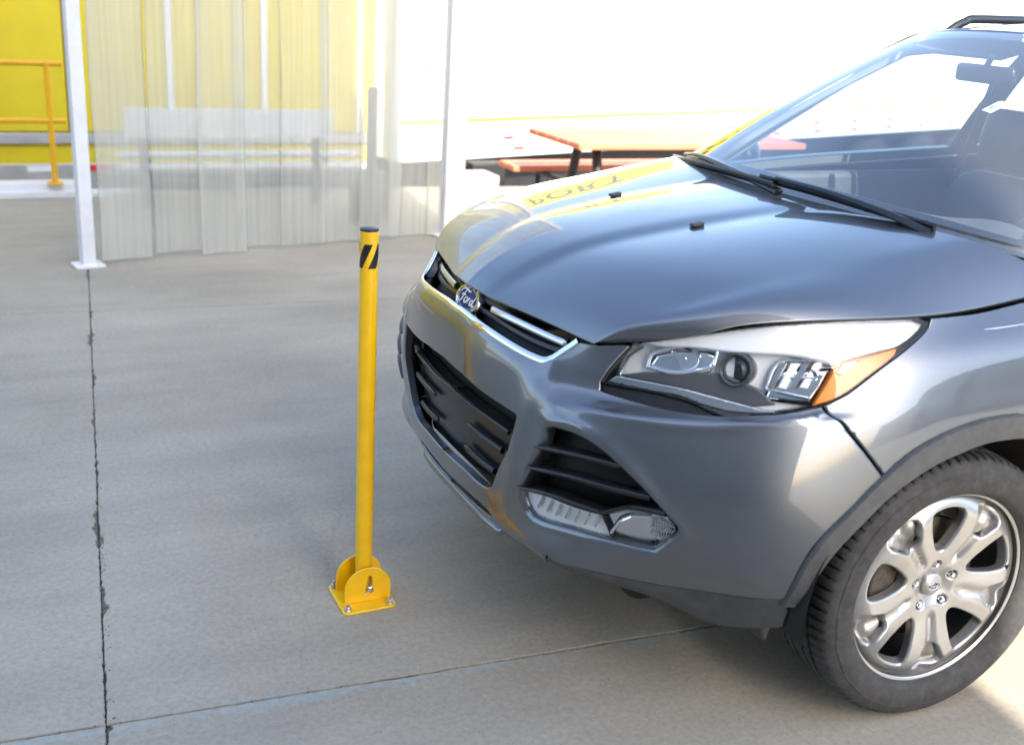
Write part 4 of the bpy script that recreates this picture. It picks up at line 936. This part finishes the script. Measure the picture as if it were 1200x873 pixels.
ROOF = [[(-.935, 0, 1.603), (-1.25, 0, 1.634), (-1.7, 0, 1.652), (-2.3, 0, 1.648), (-2.9, 0, 1.61), (-3.38, 0, 1.54)],
        [(-.955, .29, 1.597), (-1.25, .30, 1.626), (-1.7, .31, 1.643), (-2.3, .31, 1.64), (-2.9, .30, 1.602), (-3.37, .29, 1.532)],
        [(-1.005, .48, 1.579), (-1.27, .49, 1.606), (-1.7, .50, 1.62), (-2.3, .50, 1.616), (-2.9, .485, 1.58), (-3.34, .47, 1.51)],
        [(-1.06, .575, 1.557), (-1.30, .585, 1.58), (-1.7, .595, 1.592), (-2.3, .59, 1.588), (-2.9, .575, 1.552), (-3.31, .555, 1.485)],
        [(-1.085, .615, 1.532), (-1.32, .625, 1.552), (-1.7, .635, 1.562), (-2.3, .63, 1.558), (-2.9, .61, 1.523), (-3.29, .59, 1.46)]]
RN = Net(ROOF, True, mir=2)
r1 = panel(RN, [(0, 0), (RN.ks[-1], 0), (RN.ks[-1], RN.kt[-1]), (0, RN.kt[-1])], roll=.006, flange=.02, step=.035)
build_panel('roof', MT['paint'], car, r1, mirrored(r1))
build_panel('headliner', MT['trim'], car, panel(RN, [(0, .03), (RN.ks[-1], .03), (RN.ks[-1], RN.kt[-1]), (0, RN.kt[-1])], off=.03, roll=0, flange=0, step=.08), mirrored(panel(RN, [(0, .03), (RN.ks[-1], .03), (RN.ks[-1], RN.kt[-1]), (0, RN.kt[-1])], off=.03, roll=0, flange=0, step=.08)))
SD = []
for xb, yb, zb, xt, yt_, zt in ((-.35, .782, 1.058, -1.05, .622, 1.526), (-.75, .797, 1.083, -1.20, .630, 1.540), (-1.15, .803, 1.10, -1.45, .636, 1.555), (-1.62, .807, 1.12, -1.75, .637, 1.560), (-2.1, .803, 1.14, -2.1, .635, 1.56), (-2.6, .79, 1.163, -2.5, .625, 1.548), (-3.05, .757, 1.18, -2.9, .61, 1.52), (-3.30, .70, 1.19, -3.25, .585, 1.465)):
    SD.append([(xb+(xt-xb)*u, yb+(yt_-yb)*u+.018*4*u*(1-u), zb+(zt-zb)*u) for u in (0, .25, .5, .75, 1)])
SN = Net(SD, True); kA, kT = SN.ks, SN.kt[-1]
def sbox(s0, s1, t0=.035, t1=None): t1 = kT-.03 if t1 is None else t1; return [(s0, t0), (s1, t0), (s1, t1), (s0, t1)]
B0, B1 = kA[3]-.05, kA[3]+.05; C0, C1 = kA[5]+.02, kA[5]+.09
wins = [sbox(.018, B0), sbox(B1, C0), sbox(C1, kA[-1]-.10, .05)]
for sgn in (1, -1):
    MM = (lambda p: p) if sgn > 0 else mirrored
    fr = build_panel('window_frame', MT['gloss'], car, MM(panel(SN, [(0, 0), (kA[-1], 0), (kA[-1], kT), (0, kT)], wins, roll=0, hroll=.004, flange=.02, step=.05, seam=False)))
    build_panel('pillar_trim', MT['trim'], fr, MM(panel(SN, [(0, 0), (kA[-1], 0), (kA[-1], kT), (0, kT)], wins, roll=0, hroll=0, flange=0, off=.03, step=.05, seam=False)))
    for w_ in wins: build_panel('side_window', MT['sideglass'], fr, MM(panel(SN, w_, gap=-.004, roll=0, flange=0, off=.008, step=.08, seam=False)))
    ap = [(-.30, .755*sgn, 1.085), (-.52, .728*sgn, 1.225), (-.78, .678*sgn, 1.385), (-1.06, .617*sgn, 1.538), (-1.12, .61*sgn, 1.556)]
    MB().tube([tuple(p) for p in smooth_line(ap, 6)], [.030-.013*min(1, i/8) for i in range(25)], 12, flat=.8, ref=(0, 1, 0)).build('windscreen_pillar', MT['valance'], car)
    ti = [(-.335, .735*sgn, 1.08), (-.54, .708*sgn, 1.21), (-.80, .658*sgn, 1.365), (-1.10, .595*sgn, 1.525)]
    MB().tube([tuple(p) for p in smooth_line(ti, 5)], .014, 10, flat=1.2, ref=(0, 1, 0)).build('inner_pillar_trim', MT['trim'], car)
    rr_ = [(-1.20, .575*sgn, 1.575), (-1.28, .572*sgn, 1.618), (-1.42, .572*sgn, 1.634), (-2.3, .57*sgn, 1.645), (-2.85, .555*sgn, 1.612), (-3.0, .55*sgn, 1.565)]
    MB().tube([tuple(p) for p in smooth_line(rr_, 6)], .015, 10, flat=1.1).build('roof_rail', MT['satin'] if False else MT['gloss'], car)
    # door mirror
    mb = MB(); G = []
    for u, (w_, h_) in zip(np.linspace(0, 1, 9), ((.02, .02), (.05, .055), (.062, .075), (.066, .082), (.068, .085), (.068, .086), (.066, .085), (.062, .082), (.055, .075))):
        G.append([(-.60-u*.11, sgn*(.985+w_*1.5*math.cos(a)), 1.085+h_*math.sin(a)*.95) for a in np.linspace(0, 2*math.pi, 21)[:-1]])
    mi = mb.grid(G, wrap=True).add(G[0], [tuple(range(20))]).build('door_mirror', MT['paint'], car, smooth=50)
    MB().add(G[-1], [tuple(range(20))]).build('mirror_glass', MT['chrome'], mi, loc=(0, 0, 0))
    MB().tube([(-.65, sgn*.79, 1.03), (-.655, sgn*.87, 1.025), (-.66, sgn*.95, 1.045)], [.035, .03, .03], 10, flat=.6).build('mirror_arm', MT['gloss'], mi)
RG = Net([[(-3.39, 0, 1.53), (-3.44, 0, 1.37), (-3.44, 0, 1.20)], [(-3.37, .3, 1.52), (-3.42, .32, 1.365), (-3.425, .34, 1.195)], [(-3.30, .56, 1.465), (-3.34, .62, 1.33), (-3.335, .68, 1.19)]], True, mir=2)
r2 = panel(RG, [(0, 0), (RG.ks[-1], 0), (RG.ks[-1], RG.kt[-1]), (0, RG.kt[-1])], roll=0, flange=0, step=.08)
r2m = mirrored(r2); build_panel('rear_window', MT['gloss'], car, r2, r2m)
# cowl, wipers, washer jets -----------------------------------------
cw = np.array([HN(np.array([[s, HN.kt[-1]]]))[0] for s in np.linspace(0, HN.ks[-1]-.06, 18)]); wb = np.array([WN(np.array([[s, .03]]))[0] for s in np.linspace(0, WN.ks[-1], 18)])
rows = []
for u, dz in ((0, -.018), (.03, -.012), (.35, -.016), (.7, -.012), (1.0, .004)): c_ = cw+(wb-cw)*u+np.array([.012*(u == 0), 0, dz]); rows.append(np.concatenate([(c_*MIR)[::-1], c_[1:]]))
MB().grid(rows).build('cowl', MT['plastic'], car, smooth=50)
wp_ = empty('wipers', (0, 0, 0), parent=car)
def wiper(bl, arm):
    MB().tube([tuple(p) for p in smooth_line(bl, 6)], .008, 8, flat=1.6, ref=(.4, 0, .9)).build('blade', MT['bar'], wp_)
    q = smooth_line(arm, 6); MB().tube([tuple(p) for p in q], list(np.linspace(.015, .0075, len(q))), 10, flat=.6, ref=(.4, 0, .9)).build('arm', MT['bar'], wp_)
wiper([(-.155, -.66, 1.128), (-.075, -.45, 1.148), (-.03, -.20, 1.160), (-.012, .05, 1.163)], [(-.015, .07, 1.148), (-.035, -.15, 1.165), (-.085, -.42, 1.172), (-.12, -.55, 1.158)])
wiper([(-.02, -.02, 1.172), (-.03, .18, 1.172), (-.055, .40, 1.163), (-.10, .56, 1.150)], [(-.085, .56, 1.138), (-.05, .44, 1.165), (-.028, .25, 1.182), (-.018, .05, 1.184)])
for sgn in (1, -1):
    st = HN.find(np.array([[.345, .205]]), lambda P: P[:, :2])[0]; p = HN(st)[0]*np.array([1, sgn, 1])
    m = MB(); m.box(p+np.array([0, 0, .006]), (.035, .020, .013)); m.v = [(x, y, z-(.006 if (x > p[0] and z > p[2]+.006) else 0)) for x, y, z in m.v]; m.build('washer_jet', MT['plastic'], car, bevel=.004)
# cabin -------------------------------------------------------------
cab = empty('cabin', (0, 0, 0), parent=car)
G = []
for y in np.linspace(-.70, .70, 29):
    hump = .035*math.exp(-((y-.37)/.16)**2); e = .10*(abs(y)/.7)**3
    G.append([(-.16-e, y, 1.075), (-.26-e*.6, y, 1.088), (-.42, y, 1.085+hump*.7), (-.56, y, 1.075+hump), (-.62, y, 1.05+hump*.7), (-.66, y, .98), (-.64, y, .80), (-.60, y, .60)])
MB().grid(G).build('dashboard', MT['interior'], cab, smooth=50)
MB().box((-.62, 0, .86), (.12, .30, .30)).build('centre_stack', MT['bar'], cab, bevel=.02)
m = MB(); tr_ = Matrix.Rotation(R(-24), 3, 'Y')
m.tube([tuple(Vector((-.80, .37, .97))+tr_ @ Vector((0, .185*math.cos(a), .185*math.sin(a)))) for a in np.linspace(0, 2*math.pi, 41)[:-1]], .016, 10, ref=(1, 0, 0), closed=True).build('steering_wheel', MT['seat'], cab)
m = MB(); m.lathe([(.0005, .02), (.06, .015), (.07, -.02)], 20, axis='x'); m.v = [tuple(Vector((-.80, .37, .97))+tr_ @ Vector(v)) for v in m.v]; m.tube([(-.79, .22, .97), (-.79, .52, .97)], .018, 8); m.build('wheel_hub', MT['interior'], cab)
def seat_(x, y, w):
    G = []
    for z, dx, ww, th in ((.50, .0, .9, .06), (.62, -.02, 1, .075), (.85, -.07, 1.0, .075), (1.00, -.11, .93, .065), (1.08, -.13, .75, .045), (1.10, -.135, .5, .02)):
        G.append([(x+dx+th*math.cos(a)*1.0, y+w*ww*np.sign(math.sin(a))*abs(math.sin(a))**.5, z) for a in np.linspace(0, 2*math.pi, 25)[:-1]])
    MB().grid(G, wrap=True).add(G[-1], [tuple(range(24))]).build('seat_back', MT['seat'], cab, smooth=60)
    G = []
    for z, ww, th in ((1.12, .8, .03), (1.15, 1, .045), (1.24, 1, .05), (1.31, .9, .04), (1.33, .6, .02)):
        G.append([(x-.13+th*math.cos(a), y+.135*ww*np.sign(math.sin(a))*abs(math.sin(a))**.6, z) for a in np.linspace(0, 2*math.pi, 21)[:-1]])
    MB().grid(G, wrap=True).add(G[-1], [tuple(range(20))]).add(G[0], [tuple(range(20))]).build('headrest', MT['seat'], cab, smooth=60)
    MB().box((x+.25, y, .48), (.52, w*1.9, .16)).build('seat_cushion', MT['seat'], cab, bevel=.05)
for y in (.37, -.37): seat_(-1.28, y, .25)
for y in (.40, 0, -.40): seat_(-2.2, y, .20)
MB().tube([(-.81, 0, 1.53), (-.825, -.03, 1.49)], .01, 8).build('mirror_stalk', MT['bar'], cab)
MB().box((-.83, -.03, 1.475), (.03, .22, .055)).build('rear_view_mirror', MT['gloss'], cab, bevel=.012)
for s in (1, -1):
    MB().box((-1.6, s*.745, .72), (2.1, .06, .68)).build('door_card', MT['interior'], cab, bevel=.02)
    MB().tube([(-1.52, s*.60, 1.42), (-1.50, s*.66, 1.1), (-1.50, s*.70, .7)], .022, 8, flat=.3).build('seat_belt', MT['trim'], cab)
    MB().box((-1.06, s*.30, 1.545), (.20, .40, .02), Matrix.Rotation(R(14), 3, 'Y')).build('sun_visor', MT['trim'], cab, bevel=.006)
MB().box((-3.0, 0, .75), (.75, 1.35, .5)).build('luggage_floor', MT['interior'], cab)
# wheels ---------------------------------------------------------------
def polar(r, a): return np.array([r*math.cos(R(a)), r*math.sin(R(a))])
class Face:
    """outer face of the alloy wheel, y = outward"""
    def __call__(self, st):
        st = np.atleast_2d(np.asarray(st, float)); r = np.linalg.norm(st, axis=1); a = np.degrees(np.arctan2(st[:, 1], st[:, 0]))
        sp = np.cos(np.radians((a-50)*5))                        # +1 on a spoke, -1 in a window
        h = .100-.030*np.clip(1-r/.205, 0, 1)**1.3-.022*np.clip((r-.190)/.05, 0, 1)**2+.006*sp*np.clip((r-.05)/.08, 0, 1)*np.clip((.23-r)/.03, 0, 1)-.010*np.exp(-(r/.05)**4)-.013*np.exp(-((((a-50+36) % 72)-36)/np.clip(9-r*20, 4.5, 9))**2)*np.clip((r-.06)/.03, 0, 1)
        return np.stack([st[:, 0], h, st[:, 1]], 1)
    def normal(self, st, e=.001):
        st = np.atleast_2d(np.asarray(st, float)); a = np.array([e, 0]); b = np.array([0, e])
        n = -np.cross(self(st+a)-self(st-a), self(st+b)-self(st-b)); return n/np.linalg.norm(n, axis=1)[:, None]
FACE = Face()
circ = [polar(.2465, a) for a in range(0, 360, 3)]
wind, pock = [], []
for k in range(5):
    c = 86+72*k; wind.append(smooth_loop([polar(.202, c-13.5), polar(.212, c-10), polar(.215, c), polar(.212, c+10), polar(.202, c+13.5), polar(.170, c+14), polar(.132, c+11.5), polar(.104, c+6.5), polar(.097, c), polar(.104, c-6.5), polar(.132, c-11.5), polar(.170, c-14)], 3))
    s = 50+72*k; pock.append([polar(.2265, s+a) for a in (-9, -4, 0, 4, 9)]+[polar(.221, s+11.6), polar(.212, s+12.2), polar(.168, s+8.2), polar(.160, s+6), polar(.156, s+3), polar(.156, s-3), polar(.160, s-6), polar(.168, s-8.2), polar(.212, s-12.2), polar(.221, s-11.6)])
slots = []
for k in range(5):
    for d in (-13, 13): slots.append(smooth_loop([polar(.078, 50+72*k+d*.75+2), polar(.108, 50+72*k+d*.70+1.8), polar(.112, 50+72*k+d*.70), polar(.108, 50+72*k+d*.70-1.8), polar(.078, 50+72*k+d*.75-2)], 2))
def flip(p): return p[0], [tuple(reversed(f)) for f in p[1]], p[2]
lugs = [[polar(.0575, 86+72*k)+polar(.0105, a) for a in range(0, 360, 30)] for k in range(5)]
wheel = empty('front_wheel', (0, .78, .347), parent=car); wheel.rotation_euler = (0, 0, -.06)
rim = build_panel('rim_face', MT['alloy'], wheel, flip(panel(FACE, circ, wind+pock+lugs, step=.008, roll=.005, hroll=.0065, flange=.022, seam=False)))
class Deep:
    def __init__(s, d): s.d = d
    def __call__(s, st): p = FACE(st); p[:, 1] -= s.d; return p
    normal = Face.normal
for p in pock: build_panel('spoke_pocket', MT['pocket'], rim, flip(panel(Deep(.022), [q+(q-np.mean(p, 0))*.03 for q in p], step=.012, roll=.004, flange=0, seam=False)))
MB().lathe([(.244, .090), (.249, .094), (.253, .094), (.256, .088), (.252, .078), (.243, .070), (.232, .03), (.215, -.04), (.225, -.09), (.24, -.105)], 72, axis='y').build('rim_barrel', MT['barrel'], rim, smooth=50)
MB().lathe([(.2435, .0905), (.2495, .0955), (.2525, .0955), (.2565, .0885)], 90, axis='y').build('rim_lip', MT['alloy'], rim, smooth=60)
MB().lathe([(.16, .028), (.16, .018), (.158, .03), (.10, .03), (.095, .034), (.05, .034)], 60, axis='y').build('brake_disc', MT['disc'], wheel)
for k in range(5):
    q = polar(.0575, 86+72*k); MB().lathe([(.0005, .082), (.006, .0815), (.0085, .076), (.009, .05)], 6, (q[0], 0, q[1]), 'y').build('lug_nut', MT['chrome'], rim, smooth=20)
capm = MB().lathe([(.0005, .0785), (.024, .077), (.029, .073), (.030, .05)], 36, axis='y').build('centre_cap', MT['alloy'], rim)
cb = empty('cap_badge', (0, .0782, 0), parent=rim); cb.rotation_euler = (0, 0, R(90))
tmpb = empty('tmp'); make_badge(tmpb, .30)
for o in list(tmpb.children):
    o.parent = capm; o.matrix_parent_inverse = Matrix(); o.rotation_euler = (0, 0, R(90)); o.location = (0, .0782, 0)
    o.scale = (1, 1, 1)
bpy.data.objects.remove(tmpb); bpy.data.objects.remove(cb)
for o in list(capm.children): o.data.transform(Matrix.Translation((0, .0782, 0)) @ Matrix.Rotation(R(90), 4, 'Z')); o.rotation_euler = (0, 0, 0); o.location = (0, 0, 0)
# fold the little badge into the cap so that nothing lies a level too deep
bmc = bmesh.new(); bmc.from_mesh(capm.data); mats = [MT['alloy'], MT['chrome'], MT['badge']]; capm.data.materials.clear()
for o in list(capm.children):
    mi_ = 2 if o.name.startswith('oval') else 1; nf = len(bmc.faces); bmc.from_mesh(o.data); bmc.faces.ensure_lookup_table()
    for f in bmc.faces[nf:]: f.material_index = mi_
    bpy.data.objects.remove(o)
bmc.to_mesh(capm.data); bmc.free()
for m_ in mats: capm.data.materials.append(m_)
vst = MB().tube([polar(.222, 172)[[0]].tolist()+[.085]+polar(.222, 172)[[1]].tolist(), polar(.205, 172)[[0]].tolist()+[.097]+polar(.205, 172)[[1]].tolist()], .0045, 8).build('valve_stem', MT['bar'], rim)
cal = MB().prism([tuple(polar(.175, a)) for a in range(-35, 36, 7)]+[tuple(polar(.10, a)) for a in range(35, -36, -7)], lambda u, v, w: (u, w, v), .055)
cal.build('caliper', MT['caliper'], wheel, bevel=.008)
# tyre: rounded section, circumferential channels and cut shoulder blocks
prof = [(.249, -.100), (.262, -.112), (.285, -.1185), (.305, -.1175), (.322, -.1135), (.333, -.108), (.3395, -.1005), (.3435, -.090), (.3455, -.075), (.3462, -.062), (.3390, -.0615), (.3390, -.0525), (.3468, -.052), (.3472, -.026), (.3395, -.0255), (.3395, -.0165), (.3474, -.016), (.3474, .016), (.3395, .0165), (.3395, .0255), (.3472, .026), (.3468, .052), (.3390, .0525), (.3390, .0615), (.3462, .062), (.3455, .075), (.3435, .090), (.3395, .1005), (.333, .108), (.322, .1135), (.3125, .116), (.3118, .1172), (.3085, .1175), (.3078, .1168), (.295, .1185), (.285, .1185), (.268, .1145), (.262, .112), (.254, .1035), (.249, .098)]
NT = 400; V = []; F = []
for i, (r, h) in enumerate(prof):
    for k in range(NT):
        a = 2*math.pi*k/NT; rr = r
        cut = (k % 5 == 0)
        if abs(h) > .0615 and abs(h) < .106 and r > .333 and cut: rr -= .0075 if abs(h) < .098 else .005
        
        if abs(h) < .053 and r > .346 and (k+int(h*300)) % 10 == 0: rr -= .004
        V.append((rr*math.cos(a), h+(.0015 if (.113 < h and .27 < r < .31 and (k//7) % 3) else 0), rr*math.sin(a)))
n_ = len(prof)
for i in range(n_-1):
    for k in range(NT): F.append((i*NT+k, (i+1)*NT+k, (i+1)*NT+(k+1) % NT, i*NT+(k+1) % NT))
MB().add(V, F).build('tyre', MT['rubber'], wheel, smooth=28)
w2 = copy_tree(wheel, car); w2.location = (0, -.78, .347); w2.rotation_euler = (0, 0, math.pi-.06)
for s in (1, -1):
    w3 = copy_tree(wheel, car); w3.name = 'rear_wheel'; w3.location = (-2.69, s*.78, .347); w3.rotation_euler = (0, 0, 0 if s > 0 else math.pi)
# tail lamps and number-plate recess keep the back of the car whole
for s in (1, -1):
    q = W.find(np.array([(-3.28, .90), (-3.28, 1.10), (-3.05, 1.08), (-3.05, .95)]), XZ, (W.ks[15], W.ks[19]))
    p = panel(W, q, off=-.006, roll=.008, flange=.02, step=.03, seam=False); build_panel('tail_lamp', MT['red'], car, p if s > 0 else mirrored(p))
# ---------------------------------------------------------------- the folding bollard in front of the car
bo = empty('yellow_bollard', (1.118, -.098, 0)); tag(bo, 'slim yellow fold-down bollard with black striped tape bolted to the concrete', 'bollard')
def rounded(w, h, r, n=6):
    return [(sx*(w/2-r)+r*math.cos(R(a0+90*k/n)), sy*(h/2-r)+r*math.sin(R(a0+90*k/n))) for sx, sy, a0 in ((1, 1, 0), (-1, 1, 90), (-1, -1, 180), (1, -1, 270)) for k in range(n+1)]
MB().prism(rounded(.152, .165, .016), lambda u, v, w: (u, v, w), .007).build('base_plate', MT['yellow'], bo, bevel=.0015)
PX, PY = -.006, -.006
# two half-round ears, the nearer one slotted
ear = [(.066*math.cos(R(a)), .047+.062*math.sin(R(a))) for a in range(0, 181, 6)]+[(-.066, .007), (.066, .007)]
slot = [(-.0085*math.cos(R(a)) - .004, .076+.0085*math.sin(R(a))) for a in range(0, 181, 15)]+[(.0085*math.cos(R(a)) - .004, .044-.0085*math.sin(R(a))) for a in range(0, 181, 15)]
def ear_mesh(y0, y1, holed):
    V = [Vector((u+PX, v, 0)) for u, v in ear]; n = len(V); E = [(i, (i+1) % n) for i in range(n)]
    if holed: m = len(slot); E += [(n+i, n+(i+1) % m) for i in range(m)]; V += [Vector((u+PX, v, 0)) for u, v in slot]
    ov, oe, of, *_ = delaunay_2d_cdt([v.to_2d() for v in V], E, [], 0, 1e-6)
    P = np.array([tuple(v) for v in ov]); po = np.array([v.to_2d() for v in V[:n]]); ps = np.array([v.to_2d() for v in V[n:]])
    F = []
    for f in of:
        c = P[list(f)].mean(0)[None]
        if inside(c, po)[0] and not (holed and inside(c, ps)[0]): F.append(tuple(f))
    k = len(P); cnt = set((f[i], f[(i+1) % len(f)]) for f in F for i in range(len(f)))
    side_ = [(a, b, b+k, a+k) for a, b in cnt if (b, a) not in cnt]
    return MB().add([(p[0], y0, p[1]) for p in P]+[(p[0], y1, p[1]) for p in P], F+[tuple(i+k for i in reversed(f)) for f in F]+side_)
ear_mesh(.036, .030, True).build('ear', MT['yellow'], bo, bevel=.001)
ear_mesh(-.044, -.050, False).build('ear', MT['yellow'], bo, bevel=.001)
MB().lathe([(.0225, .012), (.0235, .018), (.0235, 1.042), (.0232, 1.0445)], 40, (PX, PY, 0)).build('pole', MT['yellow'], bo, smooth=50)
MB().lathe([(.0238, 1.0435), (.0240, 1.0455), (.0236, 1.0485), (.022, 1.0495), (.0005, 1.0505)], 40, (PX, PY, 0)).build('end_cap', MT['cap'], bo, smooth=50)
# black tape stripes wrapped on the tube: slanted bands that leave a yellow zigzag
tp = bpy.data.materials.new('tape'); MT['tape'] = mat('black_tape', (.012, .012, .014), .35, var=.2)
def tape_patch(a0, a1, slant, z0, z1):
    G = []
    for i in range(9):
        u = i/8; z = z0+(z1-z0)*u; row = []
        for j in range(15):
            a = R(a0+(a1-a0)*j/14+slant*u); row.append((PX+.0240*math.cos(a), PY+.0240*math.sin(a), z))
        G.append(row)
    return MB().grid(G)
VA = math.degrees(math.atan2(2.5788, .866))      # the side of the tube that faces the apron
for k, a0 in enumerate((VA-95, VA-5, VA+85, VA+175)):
    tape_patch(a0, a0+52, 66, .950, 1.012).build('tape_stripe', MT['tape'], bo, smooth=60)
# bolts
def bolt(x, y, z, k=1.0):
    MB().lathe([(.0115*k, z), (.0115*k, z+.0018), (.0085*k, z+.002)], 20, (x, y, 0)).build('washer', MT['zinc'], bo, smooth=30)
    MB().lathe([(.0085*k, z+.002), (.0085*k, z+.0095), (.0048*k, z+.0098), (.0046*k, z+.020), (.0005, z+.0225)], 6, (x, y, 0)).build('anchor_bolt', MT['zinc'], bo, smooth=30)
for x, y in ((-.060, .066), (.060, .066), (-.060, -.066), (.060, -.066)): bolt(x, y, .007)
MB().tube([(PX-.004, -.055, .046), (PX-.004, .046, .046)], .006, 16, ref=(0, 0, 1)).build('pivot_bolt', MT['zinc'], bo)
MB().lathe([(.0105, .036), (.0105, .0445), (.007, .046)], 6, (PX-.004, 0, .046), 'y').build('pivot_nut', MT['zinc'], bo, smooth=20)
MB().tube([(PX-.010, .047, .054), (PX+.006, .050, .040), (PX+.012, .049, .034)], .0016, 6).build('split_pin', MT['zinc'], bo)
